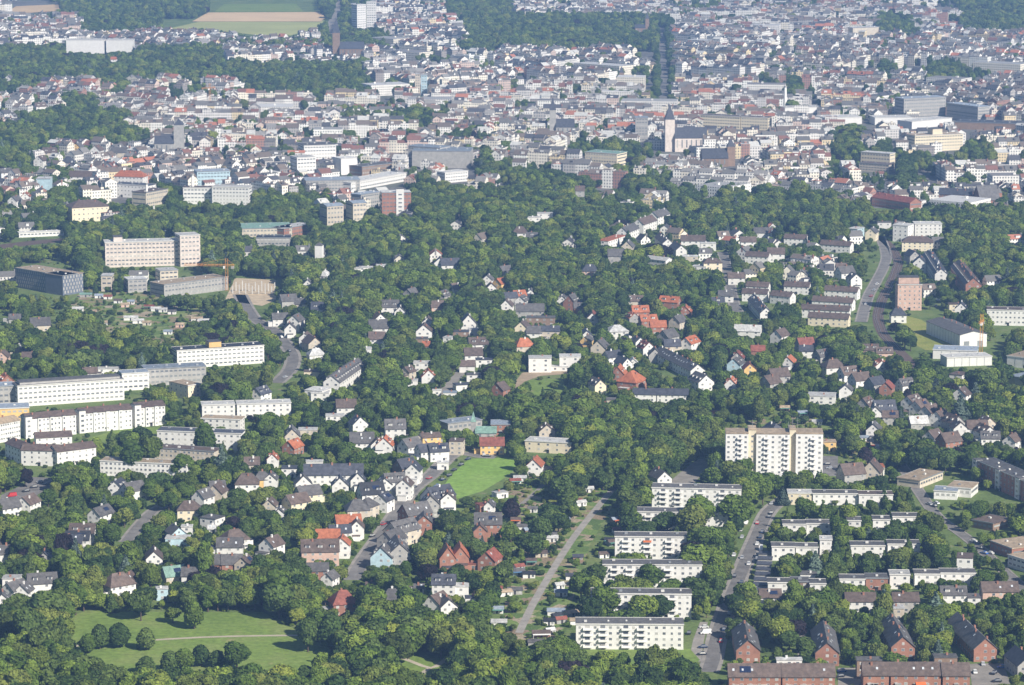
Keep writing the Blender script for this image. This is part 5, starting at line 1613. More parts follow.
for q in [(520, 477, 0, 7, 4, 'l', 'w'), (515, 480, 10, 6, 4, 'm', 'w', 'a'), (547, 468, 20, 5, 3.5, 's', 'e'), (587, 488, 5, 7, 4, 'l', 'w'), (575, 500, 0, 7, 4, 'm', 'w', 'a'), (563, 519, 0, 7, 5, 'u', 'w'), (549, 534, 0, 8, 5, 'g', 'w', 'a'),
          (546, 491, 30, 5, 4, 'm', 'w', 'a'), (590, 524, 0, 6, 4, 'k', 'n'), (600, 516, 10, 5, 4, 'd', 'n', 'a'), (582, 536, 0, 8, 4, 'u', 'g'), (529, 573, 0, 6, 4, 'k', 'w'), (518, 570, 10, 6, 5, 'g', 'w', 'a'), (552, 537, 0, 6, 5, 'l', 'w'),
          (541, 552, 5, 6, 5, 'n', 'e'), (515, 589, 0, 7, 5, 'g', 'g'), (571, 575, 0, 5, 4, 'd', 'w'), (578, 556, 0, 5, 4, 'd', 'n'), (561, 591, 0, 6, 5, 'u', 'w'), (556, 610, 0, 8, 5, 'u', 'w'), (541, 632, 5, 8, 5, 'n', 'b', 'a'), (549, 620, 0, 5, 4, 'k', 'w'),
          (497, 608, 0, 6, 4, 'u', 'w', 'a'), (499, 621, 0, 7, 5, 'l', 'w'), (505, 591, 20, 6, 4, 's', 'w'), (498, 588, 0, 4, 4, 'm', 'w'), (536, 641, 0, 7, 4, 'g', 'g'), (606, 499, 20, 5, 4, 's', 'w'), (556, 504, 0, 5, 4, 'n', 'e'), (527, 491, 20, 5, 4, 'l', 'w'),
          (785, 407, 0, 6, 4, 's', 'p', 'a'), (802, 412, 20, 6, 4, 'u', 'w', 'a'), (817, 421, 0, 6, 4, 'l', 'w'), (838, 427, 0, 6, 4, 's', 'e'), (863, 437, 10, 6, 4, 'u', 'w'), (876, 444, 0, 6, 4, 's', 'b', 'a'), (881, 446, 0, 6, 4, 'l', 'w'), (890, 455, 0, 6, 4, 'l', 'w'), (910, 455, 0, 5, 4, 'u', 'w'), (908, 411, 0, 5, 4, 'n', 'w'),
          (691, 416, 0, 9, 4, 'l', 'w'), (715, 412, 30, 6, 4, 'r', 'w', 'a'), (738, 410, 0, 6, 4, 'l', 'w'), (667, 414, 0, 4, 4, 'l', 'w'), (598, 403, 0, 9, 5, 'm', 'b'), (613, 399, 0, 8, 5, 'g', 'e'), (784, 402, 0, 5, 4, 'g', 'w'),
          (78, 308, 5, 8, 5, 'l', 'w'), (92, 311, 0, 7, 4, 's', 'w', 'a'), (86, 294, 0, 9, 4, 'v', 'g'), (108, 296, 0, 6, 4, 'm', 'w'), (131, 317, 0, 10, 5, 'l', 'w'), (138, 320, 10, 8, 5, 'l', 'w'), (149, 306, 0, 7, 4, 'm', 'p', 'a'), (156, 308, 0, 7, 4, 'l', 'w'), (163, 309, 0, 6, 4, 'l', 'w'), (172, 311, 0, 6, 4, 'g', 'w'),
          (111, 336, 0, 8, 5, 'l', 'w'), (147, 322, 0, 6, 4, 's', 'e'), (197, 318, 0, 8, 4, 's', 'w'), (204, 320, 0, 7, 4, 'l', 'g'), (125, 304, 10, 6, 4, 's', 'p'), (118, 300, 0, 6, 4, 'n', 'w'), (131, 301, 0, 5, 4, 'u', 'w'), (180, 324, 0, 6, 4, 's', 'p'), (168, 331, 0, 6, 4, 'u', 'w'), (155, 346, 0, 10, 5, 'l', 'g'), (99, 295, 0, 6, 4, 'u', 'w'), (104, 322, 0, 5, 4, 's', 'w')]:
    gshed(*q)
for _ in range(160):
    px_, py_ = rng.uniform(500, 618), rng.uniform(475, 642)
    if cell(px_, py_) == 'a' and rng.random() < .42: gshed(px_, py_, rng.uniform(-10, 35), rng.uniform(3.5, 6.5), rng.uniform(2.8, 4), rng.choice('lusgnmk'), rng.choice('wwegn'), rng.choice(['', '', 'a']))

# ------------------------------------------------------------------ the city mass and the small houses nobody could tell apart
CW = [((.80, .78, .73), 42), ((.76, .71, .60), 22), ((.66, .64, .61), 11), ((.45, .43, .41), 7), ((.60, .47, .40), 6), ((.36, .20, .15), 4), ((.72, .60, .38), 5), ((.30, .27, .25), 3)]
CR = [((.14, .135, .13), 30), ((.07, .07, .08), 16), ((.15, .12, .10), 32), ((.38, .15, .09), 6), ((.21, .10, .075), 9), ((.50, .50, .48), 8), ((.24, .23, .22), 10)]
def pick(t):
    s_ = sum(w for _, w in t); r = rng.random() * s_
    for c_, w in t:
        r -= w
        if r <= 0: break
    k_ = rng.uniform(.85, 1.1)
    return tuple(min(.85, x * k_) for x in c_)
class CB:
    def __init__(s): s.v = []; s.f = []; s.mi = []; s.col = []; s.uv = []
    def face(s, pts, mi, col, uv=None):
        b_ = len(s.v); s.v.extend(pts); s.f.append(tuple(range(b_, b_ + len(pts)))); s.mi.append(mi); s.col.append(col)
        s.uv.extend(uv if uv else [(0, 0)] * len(pts))
city = CB()
def cityhouse(cx, cy, yaw, L, W, h, kind, wc, rc, rh, chim=True, off=0.0):
    c_, s_ = math.cos(yaw), math.sin(yaw)
    T = lambda u, v, z: (cx + u * c_ - v * s_, cy + u * s_ + v * c_, z)
    a, w = L / 2, W / 2
    o = rng.uniform(0, 50)
    for (p, q, ln) in (((-a, -w), (a, -w), L), ((a, -w), (a, w), W), ((a, w), (-a, w), L), ((-a, w), (-a, -w), W)):
        nx, ny = (q[1] - p[1]), -(q[0] - p[0])
        if nx * s_ + ny * c_ > .5 * ln: continue
        city.face([T(p[0], p[1], 0), T(q[0], q[1], 0), T(q[0], q[1], h), T(p[0], p[1], h)], 0, wc, [(o, off), (o + ln, off), (o + ln, h + off), (o, h + off)])
    if kind == 'F':
        city.face([T(-a, -w, h + .01), T(a, -w, h + .01), T(a, w, h + .01), T(-a, w, h + .01)], 1, rc)
        if L > 9:
            x, y, q = rng.uniform(-a * .5, a * .5), rng.uniform(-w * .4, w * .4), rng.uniform(.8, 1.6)
            for i in range(4):
                p0 = [(-q, -q), (q, -q), (q, q), (-q, q)][i]; p1 = [(-q, -q), (q, -q), (q, q), (-q, q)][(i + 1) % 4]
                city.face([T(x + p0[0], y + p0[1], h), T(x + p1[0], y + p1[1], h), T(x + p1[0], y + p1[1], h + 2), T(x + p0[0], y + p0[1], h + 2)], 1, wc)
            city.face([T(x - q, y - q, h + 2), T(x + q, y - q, h + 2), T(x + q, y + q, h + 2), T(x - q, y + q, h + 2)], 1, rc)
    else:
        e = .35
        city.face([T(-a - e, -w - e, h - e * rh / w), T(a + e, -w - e, h - e * rh / w), T(a + e, 0, h + rh), T(-a - e, 0, h + rh)], 1, rc)
        city.face([T(a + e, w + e, h - e * rh / w), T(-a - e, w + e, h - e * rh / w), T(-a - e, 0, h + rh), T(a + e, 0, h + rh)], 1, rc)
        for sx in (-1, 1):
            city.face([T(sx * a, -w * sx, h), T(sx * a, w * sx, h), T(sx * a, 0, h + rh)], 0, wc, [(0, .1), (.1, .1), (0, .1)])
        if rng.random() < .45:   # dormer towards the street
            for sy in ((-1,) if c_ > 0 else (1,)):
                u = rng.uniform(-a * .4, a * .4); dw = rng.uniform(.8, min(2.0, a * .5)); y0 = sy * w * .8; y1 = sy * w * .15; z0 = h + rh * .2; z1 = h + rh * .75
                pts = [(u - dw, y0), (u + dw, y0)]
                city.face([T(u - dw, y0, z0), T(u + dw, y0, z0), T(u + dw, y0, z1), T(u - dw, y0, z1)], 1, (.7, .7, .68) if rng.random() < .6 else (.08, .08, .09))
                city.face([T(u - dw, y0, z1), T(u + dw, y0, z1), T(u + dw, y1, z1 + .2), T(u - dw, y1, z1 + .2)], 1, rc)
                for sx in (-1, 1): city.face([T(u + sx * dw, y0, z0), T(u + sx * dw, y1, z0 + 1), T(u + sx * dw, y1, z1 + .2), T(u + sx * dw, y0, z1)], 1, rc)
    if chim and rng.random() < .6:
        u = rng.choice((-1, 1)) * (a - .5); y = rng.uniform(-w * .4, w * .4); z0 = h - .2; z1 = h + (rh if kind != 'F' else 0) + 1.3
        q = .5; cc = rng.choice(((.3, .14, .1), (.5, .5, .48), (.2, .2, .2)))
        R4 = [(-q, -.7), (q, -.7), (q, .7), (-q, .7)]
        for i in range(4):
            p0, p1 = R4[i], R4[(i + 1) % 4]
            city.face([T(u + p0[0], y + p0[1], z0), T(u + p1[0], y + p1[1], z0), T(u + p1[0], y + p1[1], z1), T(u + p0[0], y + p0[1], z1)], 1, cc)
        city.face([T(u - q, y - .7, z1), T(u + q, y - .7, z1), T(u + q, y + .7, z1), T(u - q, y + .7, z1)], 1, (.1, .1, .1))

def free(cx, cy, yaw, L, W):
    c_, s_ = math.cos(yaw), math.sin(yaw)
    for u in (-L / 2, 0, L / 2):
        for v in (-W / 2, 0, W / 2):
            if occ_at(cx + u * c_ - v * s_, cy + u * s_ + v * c_): return False
    return True
def blocked(px0, px1, py0, py1, Y, lim):
    x0, x1 = max(0, int(px0)), min(W_, int(px1) + 1); y0, y1 = max(0, int(py0)), min(H_, int(py1) + 1)
    if x1 <= x0 or y1 <= y0: return False
    s_ = PROT[y0:y1, x0:x1]
    return (s_ > Y + 3).mean() > lim

seeds = [(rng.uniform(-1000, 1000), rng.uniform(2300, 7400), rng.uniform(-45, 45)) for _ in range(34)]
seeds += [(x, y, a * .35) for x, y, a in seeds[:12]]
def district(x, y):
    return min(range(len(seeds)), key=lambda i: (seeds[i][0] - x) ** 2 + ((seeds[i][1] - y) * .7) ** 2)
nfill = 0
for di, (sx, sy, ang) in enumerate(seeds):
    yaw = R(ang); c_, s_ = math.cos(yaw), math.sin(yaw)
    v = -900
    while v < 900:
        bd = rng.uniform(42, 74); u = -900
        while u < 900:
            bl_ = rng.uniform(55, 120)
            cx, cy = sx + (u + bl_ / 2) * c_ - (v + bd / 2) * s_, sy + (u + bl_ / 2) * s_ + (v + bd / 2) * c_
            uu, vv = u, v
            u += bl_ + rng.uniform(9, 14)
            if cy < 2250 or cy > 7600 or district(cx, cy) != di: continue
            q = proj(cx, cy, 8)
            if q[0] < -160 or q[0] > W_ + 160: continue
            ch = cell(q[0], q[1])
            if ch not in 'cdh': continue
            base = rng.uniform(7.5, 15.5) if cy > 2900 else rng.uniform(7, 11)
            special = rng.random()
            if special < .10 and ch == 'c':     # one large plain building fills the block
                L, W = bl_ * rng.uniform(.4, .8), bd * rng.uniform(.4, .7)
                if free(cx, cy, yaw, L, W):
                    hh = rng.uniform(8, 18)
                    cityhouse(cx, cy, yaw, L, W, hh, 'F', pick(CW[:3]), pick([((.5, .5, .5), 3), ((.3, .3, .3), 3), ((.2, .19, .19), 2)]), 0, False); nfill += 1
                    continue
            # houses round the four sides
            for side in range(4):
                ln = bl_ if side in (0, 2) else bd - 22
                t = 0
                sh = base + rng.uniform(-1.5, 1.5)
                swc, src_ = pick(CW), pick(CR)
                while t < ln - 6:
                    w = rng.uniform(7.5, 14.5); w = min(w, ln - t)
                    dd = rng.uniform(10, 12.5)
                    if side == 0: lu, lv, ly = uu + t + w / 2, vv + dd / 2, 0
                    elif side == 2: lu, lv, ly = uu + t + w / 2, vv + bd - dd / 2, 0
                    elif side == 1: lu, lv, ly = uu + bl_ - dd / 2, vv + 11 + t + w / 2, PI / 2
                    else: lu, lv, ly = uu + dd / 2, vv + 11 + t + w / 2, PI / 2
                    t += w
                    x, y = sx + lu * c_ - lv * s_, sy + lu * s_ + lv * c_
                    hh = sh + rng.uniform(-2.6, 2.6)
                    pj = proj(x, y, hh * .6)
                    cc = cell(pj[0], pj[1])
                    pr = {'c': .95, 'd': .55, 'h': .30}.get(cc, 0)
                    if rng.random() > pr: continue
                    if not free(x, y, yaw + ly, w, dd): continue
                    s3 = pj[2]
                    if blocked(pj[0] - w / 2 * s3, pj[0] + w / 2 * s3, pj[1] - hh * .6 * s3, pj[1] + hh * .4 * s3, y, .25): continue
                    k_ = 'F' if rng.random() < .26 else 'G'
                    cityhouse(x, y, yaw + ly, w, dd, hh, k_, swc if rng.random() < .6 else pick(CW), src_ if rng.random() < .6 else pick(CR), rng.uniform(2.4, 4.4)); nfill += 1
            # sheds and rear wings in the court
            for _ in range(int(bl_ / 14)):
                lu, lv = uu + rng.uniform(15, bl_ - 15), vv + rng.uniform(15, bd - 15)
                x, y = sx + lu * c_ - lv * s_, sy + lu * s_ + lv * c_
                pj = proj(x, y, 4)
                if cell(pj[0], pj[1]) == 'c' and rng.random() < .6 and free(x, y, yaw, 9, 7):
                    cityhouse(x, y, yaw, rng.uniform(7, 18), rng.uniform(5, 9), rng.uniform(4, 12), 'F' if rng.random() < .6 else 'G', pick(CW), pick(CR), 2, False); nfill += 1
        v += bd + rng.uniform(13, 24)
# single small houses among the trees of the middle distance
for _ in range(2500):
    px, py = rng.uniform(-60, 1084), rng.uniform(215, 560)
    P = at(px, py, 5)
    ch = cell(px, py - 2)
    if px < 240 and 280 < py < 345: continue
    pr = {'h': .9, 'F': .03, 'T': .17, 'm': .12}.get(ch, 0)
    if py > 480: pr *= .6
    if rng.random() > pr: continue
    L, W, h = rng.uniform(9, 15), rng.uniform(8.5, 11), rng.uniform(5, 7.5)
    yaw = R(rng.choice((0, 15, 60, 80, 95, 110)))
    if not free(P.x, P.y, yaw, L + 4, W + 4): continue
    s3 = proj(P.x, P.y, 5)[2]
    if blocked(px - L / 2 * s3, px + L / 2 * s3, py - 4 * s3, py + 4 * s3, P.y, .1): continue
    if py > 290:
        house(px, py, math.degrees(yaw), L * .9, W * .9, h, 'G' if rng.random() < .75 else ('H' if rng.random() < .5 else 'F'), rng.choice('wwwwwcweb'), rng.choice('ggddnnnr'), None, rng.choice(['', '', 'd', 's']))
        continue
    cityhouse(P.x, P.y, yaw, L, W, h, 'G', pick(CW[:3]), pick(CR[:4]), rng.uniform(3, 4.5)); nfill += 1
    occ_rect(P.x, P.y, yaw, L, W, 1, 1)
    if rng.random() < .8: protect(px - L / 2 * s3, px + L / 2 * s3, py - 3 * s3, py + h * .5 * s3, P.y)
print("filler houses", nfill)

def mat_citywall():
    m, t, p = newmat("city_render_walls")
    a = N(t, "ShaderNodeAttribute"); a.attribute_name = "tint"
    uv = N(t, "ShaderNodeUVMap"); uv.uv_map = "metres"
    sp_ = N(t, "ShaderNodeSeparateXYZ"); t.links.new(uv.outputs[0], sp_.inputs[0])
    fx = math_(t, 'FRACT', math_(t, 'MULTIPLY', sp_.outputs[0], 1 / 2.7))
    fy = math_(t, 'FRACT', math_(t, 'MULTIPLY', sp_.outputs[1], 1 / 3.0))
    mx = math_(t, 'MULTIPLY', math_(t, 'GREATER_THAN', fx, .30), math_(t, 'LESS_THAN', fx, .72))
    my = math_(t, 'MULTIPLY', math_(t, 'GREATER_THAN', fy, .32), math_(t, 'LESS_THAN', fy, .82))
    win = math_(t, 'MULTIPLY', mx, my)
    f = noise(t, .25, 4, 'World')
    c1 = mixcol(t, 1.0, a.outputs["Color"], ramp(t, f, [(.3, .82), (.7, 1.04)]), 'MULTIPLY')
    c2 = mixcol(t, win, c1, (.09, .095, .11))
    t.links.new(c2, p.inputs["Base Color"])
    p.inputs["Roughness"].default_value = .8
    return m
def mat_cityroof():
    m, t, p = newmat("city_roofs")
    a = N(t, "ShaderNodeAttribute"); a.attribute_name = "tint"
    f = noise(t, .5, 4, 'World', .7)
    c1 = mixcol(t, 1.0, a.outputs["Color"], ramp(t, f, [(.3, .7), (.7, 1.15)]), 'MULTIPLY')
    t.links.new(c1, p.inputs["Base Color"]); p.inputs["Roughness"].default_value = .7
    return m
me = bpy.data.meshes.new("city_houses")
me.from_pydata(city.v, [], city.f)
me.materials.append(mat_citywall()); me.materials.append(mat_cityroof())
me.polygons.foreach_set("material_index", city.mi)
at_ = me.attributes.new("tint", 'FLOAT_COLOR', 'FACE')
at_.data.foreach_set("color", np.array([(c[0], c[1], c[2], 1) for c in city.col], np.float32).ravel())
uvl = me.uv_layers.new(name="metres")
uvl.data.foreach_set("uv", np.array(city.uv, np.float32).ravel())
me.update()
co = link("city_houses", me)
co['kind'] = 'stuff'; co['label'] = "dense mass of small white and grey city houses with slate and red roofs filling the distance"; co['category'] = 'houses'
# ------------------------------------------------------------------ trees
from mathutils import noise as mnoise
def crown_mesh(name, seed, shape, mat, ncards, card):
    """crown about 10 m tall sitting 2 m above the ground, radius about 5 m"""
    r = np.random.RandomState(seed)
    # lobes: centres and radii
    lob = []
    if shape == 'round':
        lob.append((0, 0, 7.0, 3.7))
        for i in range(11):
            a = r.uniform(0, 2 * PI); zz = r.uniform(4.2, 9.6); rr = r.uniform(1.6, 2.9) * (1 - .2 * abs(zz - 6.5) / 3.5) * (1.0 if r.rand() < .8 else 1.25)
            lob.append((math.cos(a) * rr, math.sin(a) * rr, zz, r.uniform(1.5, 2.6)))
    elif shape == 'wide':
        lob.append((0, 0, 6.4, 3.6))
        for i in range(14):
            a = r.uniform(0, 2 * PI); zz = r.uniform(4.2, 8.4); rr = r.uniform(2.2, 4.0)
            lob.append((math.cos(a) * rr, math.sin(a) * rr, zz, r.uniform(1.3, 2.5)))
    elif shape == 'tall':
        for i in range(12):
            zz = 3 + i * .78; q = 2.7 * math.sin(PI * min(1, (i + 1.5) / 14)) ** .6
            a = r.uniform(0, 2 * PI)
            lob.append((math.cos(a) * q * .35, math.sin(a) * q * .35, zz, q * r.uniform(.75, .95)))
    elif shape == 'cone':
        for i in range(20):
            zz = 1.6 + i * .52; q = 3.1 * (1 - i / 20.5)
            a = r.uniform(0, 2 * PI)
            lob.append((math.cos(a) * q * .45, math.sin(a) * q * .45, zz, max(.3, q * .7)))
            lob.append((-math.cos(a + 1) * q * .45, -math.sin(a + 1) * q * .45, zz, max(.3, q * .62)))
    elif shape == 'egg':
        lob.append((0, 0, 5.2, 3.4)); lob.append((0, 0, 7.4, 2.7)); lob.append((0, 0, 9.2, 1.7)); lob.append((0, 0, 3.4, 2.6))
        for i in range(10):
            a = r.uniform(0, 2 * PI); zz = r.uniform(3, 9); rr = (1.9 - .12 * zz) * 1.2
            lob.append((math.cos(a) * rr, math.sin(a) * rr, zz, r.uniform(1.1, 2.0)))
    V = []; F = []; tone = []
    L = np.array(lob)
    # closed inner body of every lobe: a rough ball
    import bmesh
    bm = bmesh.new(); bmesh.ops.create_icosphere(bm, subdivisions=2, radius=1)
    bv = np.array([v.co[:] for v in bm.verts]); bf = [tuple(v.index for v in f.verts) for f in bm.faces]; bm.free()
    for (x, y, z, q) in lob:
        n0 = len(V)
        dq = q * (.86 + .16 * r.rand(len(bv)))
        for p, d in zip(bv, dq): V.append((x + p[0] * d, y + p[1] * d, z + p[2] * d * .92))
        lt = r.uniform(.25, .6)
        for f in bf:
            F.append(tuple(n0 + k for k in f)); tone.append(lt + r.uniform(-.15, .15))
    # leaf clumps over the lobes
    w = L[:, 3] ** 2; w /= w.sum()
    idx = r.choice(len(L), ncards * 2, p=w)
    cnt = 0
    lt = r.uniform(.25, .75, len(L))
    for i in idx:
        d = r.normal(size=3); d /= np.linalg.norm(d)
        if d[2] < -.55: continue
        c = L[i, :3] + d * L[i, 3] * np.array([1, 1, .92]) * r.uniform(.93, 1.13)
        # skip those deep inside another lobe
        dd = np.linalg.norm((L[:, :3] - c), axis=1) - L[:, 3] * .8
        dd[i] = 9
        if dd.min() < 0: continue
        n = d + r.normal(size=3) * .55; n /= np.linalg.norm(n)
        a = np.cross(n, r.normal(size=3)); a /= np.linalg.norm(a); b_ = np.cross(n, a)
        s = card * r.uniform(.55, 1.3)
        n0 = len(V)
        k = 5
        ph = r.uniform(0, 6)
        for j in range(k):
            q = s * r.uniform(.65, 1.1)
            V.append(tuple(c + (a * math.cos(ph + j * 2 * PI / k) + b_ * math.sin(ph + j * 2 * PI / k)) * q))
        F.append(tuple(range(n0, n0 + k))); tone.append(float(np.clip(lt[i] + r.uniform(-.28, .28), 0, 1)))
        cnt += 1
        if cnt >= ncards: break
    me = bpy.data.meshes.new(name)
    me.from_pydata(V, [], F)
    me.materials.append(mat)
    at_ = me.attributes.new("tone", 'FLOAT', 'FACE')
    at_.data.foreach_set("value", np.array(tone, np.float32))
    me.update()
    return me
def trunk_mesh(seed, top=6.0, r0=.38):
    r = random.Random(seed)
    b = MB()
    b.cyl(0, 0, -.2, top * .5, r0, r0 * .75, 8)
    b.cyl(0, 0, top * .5, top, r0 * .75, r0 * .4, 8)
    for i in range(5):
        a = r.uniform(0, 2 * PI); z = top * r.uniform(.4, .75); q = r.uniform(1.4, 2.4)
        b.bar((0, 0, z), (math.cos(a) * q, math.sin(a) * q, z + r.uniform(1, 2.2)), r0 * .3, 0, 5)
    return b.mesh("trunk", M_BARK)
TRUNK = [trunk_mesh(i) for i in range(3)]
VAR = []     # (shape, colour, mesh)
sd = 1
for shape, cols_ in (('round', ['mid green', 'mid green', 'dark green', 'dark green', 'olive green', 'yellow-green']), ('wide', ['mid green', 'dark green', 'olive green', 'copper-red']),
                     ('tall', ['mid green', 'olive green']), ('egg', ['dark green', 'mid green', 'copper-red']), ('cone', ['dark green', 'blue-green', 'dark green'])):
    for c_ in cols_:
        VAR.append((shape, c_, crown_mesh("crown", sd, shape, LEAF[c_], 1500 if shape != 'cone' else 1300, .52)))
        sd += 1
byk = {}
for i, (s_, c_, _) in enumerate(VAR): byk.setdefault((s_, c_), []).append(i)
NOUN = {'round': 'tree', 'wide': 'spreading tree', 'tall': 'narrow tree', 'egg': 'egg-shaped tree', 'cone': 'conifer'}

TREES = []   # x, y, variant, height, widthfactor, hand
def hand_tree(px, pyb, wpx, hpx, shape, colour):
    P = at(px, pyb); s_ = proj(P.x, P.y)[2]
    h = hpx / s_
    rad = {'round': 4.6, 'wide': 5.6, 'tall': 3.0, 'cone': 3.1, 'egg': 3.8}[shape]
    i = rng.choice(byk[(shape, colour)])
    TREES.append((P.x, P.y, i, h, (wpx / 2 / s_) / (rad * h / 12), True))
HT = """
141 621 26 36 wide dark
141 616 22 30 egg dark
173 623 17 17 round yellow
194 629 20 32 egg mid
208 612 14 26 tall dark
88 653 18 22 egg mid
100 649 20 28 egg dark
119 647 24 27 egg dark
138 650 4 6 egg dark
146 650 19 25 egg dark
97 672 17 16 egg dark
146 674 20 20 egg dark
170 672 20 24 egg dark
184 671 22 26 egg mid
201 666 20 24 egg dark
217 668 18 20 egg dark
237 671 28 30 round mid
30 650 34 46 round dark
50 628 40 42 round dark
22 622 30 30 round dark
64 630 24 30 round mid
45 660 34 40 wide dark
10 668 24 26 round mid
30 676 24 30 round olive
57 674 22 22 round yellow
75 672 24 26 egg dark
308 652 24 38 round dark
331 652 28 44 egg dark
318 640 24 34 round dark
358 654 22 28 round olive
373 661 24 30 egg dark
372 640 26 30 round mid
406 654 27 30 round dark
385 640 26 28 round mid
432 646 28 34 round mid
418 632 26 28 round dark
455 652 24 32 wide dark
463 668 24 36 tall mid
480 650 28 34 round dark
470 640 26 30 round mid
452 670 8 12 tall yellow
89 585 16 20 round dark
65 568 22 42 wide copper
76 571 18 34 egg blue
205 584 16 42 tall dark
196 590 18 22 round copper
214 588 18 26 round copper
25 487 18 22 round copper
130 505 10 18 tall dark
222 478 20 34 cone blue
132 475 22 34 tall mid
205 458 22 40 egg mid
150 470 24 36 round yellow
182 478 26 28 wide mid
657 262 30 22 wide copper
478 272 12 24 cone dark
480 303 14 22 egg copper
333 314 14 26 cone blue
344 90 12 9 round copper
373 90 12 9 round copper
935 624 24 34 cone blue
884 622 18 34 cone blue
815 578 20 28 cone blue
893 582 10 26 cone mid
835 573 18 38 cone dark
908 560 14 24 cone mid
787 530 12 24 cone mid
884 506 10 20 cone mid
886 543 8 20 cone mid
960 428 26 34 cone blue
936 400 18 22 round blue
975 404 18 22 round blue
783 505 14 18 cone blue
690 350 16 22 cone dark
628 250 14 20 cone dark
624 500 20 28 round dark
562 503 28 30 round dark
540 545 26 32 round dark
528 558 30 28 round dark
595 588 24 26 round dark
581 600 26 30 round mid
605 618 30 34 round mid
590 622 22 30 wide dark
645 622 30 30 round mid
660 620 26 26 round dark
700 580 44 40 round mid
706 560 40 40 wide mid
690 540 34 36 round olive
695 610 34 36 round dark
672 600 30 22 round mid
640 600 26 24 egg yellow
650 588 28 26 round mid
635 575 26 22 round mid
625 580 20 22 round mid
665 535 30 24 round dark
700 530 36 34 round mid
735 530 34 40 round mid
630 518 30 30 round olive
645 500 22 24 egg olive
775 495 26 22 round mid
762 500 22 26 round mid
790 496 20 22 round olive
742 480 20 26 round mid
727 478 30 26 wide dark
733 490 26 30 round olive
745 610 26 30 round mid
735 618 20 28 round dark
753 628 20 22 round mid
"""
CM = {'dark': 'dark green', 'mid': 'mid green', 'yellow': 'yellow-green', 'olive': 'olive green', 'copper': 'copper-red', 'blue': 'blue-green'}
for ln in HT.strip().split("\n"):
    q = ln.split()
    shp, cl = q[4], CM[q[5]]
    if (shp, cl) not in byk:
        if cl == 'blue-green': shp = 'cone'
        elif cl == 'copper-red': shp = 'wide'
        elif cl == 'yellow-green': shp = 'round'
        elif shp == 'egg': shp = 'round'
        elif shp == 'tall': shp = 'tall'; cl = 'mid green' if cl == 'dark green' else cl
        elif shp == 'cone': cl = 'dark green'
    if (shp, cl) not in byk: shp, cl = 'round', 'mid green'
    hand_tree(float(q[0]), float(q[1]), float(q[2]), float(q[3]), shp, cl)

PR = {'F': .97, 'T': .68, 'h': .60, 'm': .28, 'a': .14, 'd': .5, 'c': .13, 'v': 1.0, '.': .06}
HTR = {'F': (9, 18), 'T': (5.5, 15), 'h': (6, 14), 'm': (4.5, 8), 'a': (3.5, 6.5), 'd': (9, 15), 'c': (8, 14), 'v': (12, 16), '.': (5, 8)}
WTS = [('round', 'mid green', 26), ('round', 'dark green', 22), ('round', 'olive green', 12), ('round', 'yellow-green', 8), ('wide', 'mid green', 10), ('wide', 'dark green', 10), ('wide', 'olive green', 5),
       ('tall', 'mid green', 3), ('tall', 'olive green', 2), ('egg', 'dark green', 5), ('egg', 'mid green', 5), ('cone', 'dark green', 9), ('cone', 'blue-green', 1.2), ('wide', 'copper-red', 1.2), ('egg', 'copper-red', .4)]
wsum = sum(w for *_, w in WTS)
def pickvar():
    r = rng.random() * wsum
    for s_, c_, w in WTS:
        r -= w
        if r <= 0: return rng.choice(byk[(s_, c_)])
    return 0
handpts = [(t[0], t[1], t[3] * .3) for t in TREES]
def tree_ok(x, y, h, rad):
    o = occ_at(x, y)
    if o: return False
    for dx, dy in ((rad * .45, 0), (-rad * .45, 0), (0, rad * .45), (0, -rad * .45)):
        if occ_at(x + dx, y + dy) == 1: return False
    px, py, s_ = proj(x, y, h * .58)
    rx, ry = rad * s_, h * .42 * s_
    if blocked(px - rx * .8, px + rx * .8, py - ry * .8, py + ry * .6, y, .2): return False
    return True
y = 1270.0
while y < 7600:
    sp_ = 7.4 if y < 1750 else (7.8 if y < 2950 else 10.5)
    hw = y * .5 * W_ / FPX * 1.13 + 40
    x = -hw
    while x < hw:
        tx, ty = x + rng.uniform(-.45, .45) * sp_, y + rng.uniform(-.45, .45) * sp_
        x += sp_
        px, py, _ = proj(tx, ty, 6)
        ch = cell(px, py) if py < 700 else 'F'
        p = PR.get(ch, 0)
        if ch == 'c': p = .42 if mnoise.noise(Vector((tx * .011, ty * .008, 5.5))) > .2 else .09
        if ch in 'Th':   # groves and clearings
            nz = mnoise.noise(Vector((tx * .02, ty * .02, 1.7)))
            p *= 1 + nz * .9
        if rng.random() > p: continue
        lo, hi = HTR[ch]
        nz = mnoise.noise(Vector((tx * .03, ty * .03, 9.1)))
        h = lo + (hi - lo) * min(1, max(0, .5 + nz * .6 + rng.uniform(-.35, .35)))
        vi = pickvar()
        if ch == 'v': vi = rng.choice(byk[('round', 'dark green')])
        if VAR[vi][0] in ('tall', 'cone'): h *= 1.12
        rad = {'round': 4.6, 'wide': 5.6, 'tall': 3.0, 'cone': 3.1, 'egg': 3.8}[VAR[vi][0]] * h / 12
        if any((tx - a) ** 2 + (ty - b_) ** 2 < c_ * c_ for a, b_, c_ in handpts if abs(ty - b_) < 6): continue
        ok = tree_ok(tx, ty, h, rad)
        if not ok and y < 3200:
            for k_ in (.62, .38):
                if tree_ok(tx, ty, h * k_, rad * k_): ok = True; h *= k_; rad *= k_; break
        if not ok: continue
        TREES.append((tx, ty, vi, h, rng.uniform(.82, 1.25), False))
    y += sp_ * .92
print("trees", len(TREES))
vis = []
for i, (x, y, vi, h, wf, hd) in enumerate(TREES):
    px, py, s_ = proj(x, y, h * .5)
    if -12 < px < W_ + 12 and -5 < py < H_ + 14: vis.append((h * s_ + (8 if hd else 0), i))
vis.sort(reverse=True)
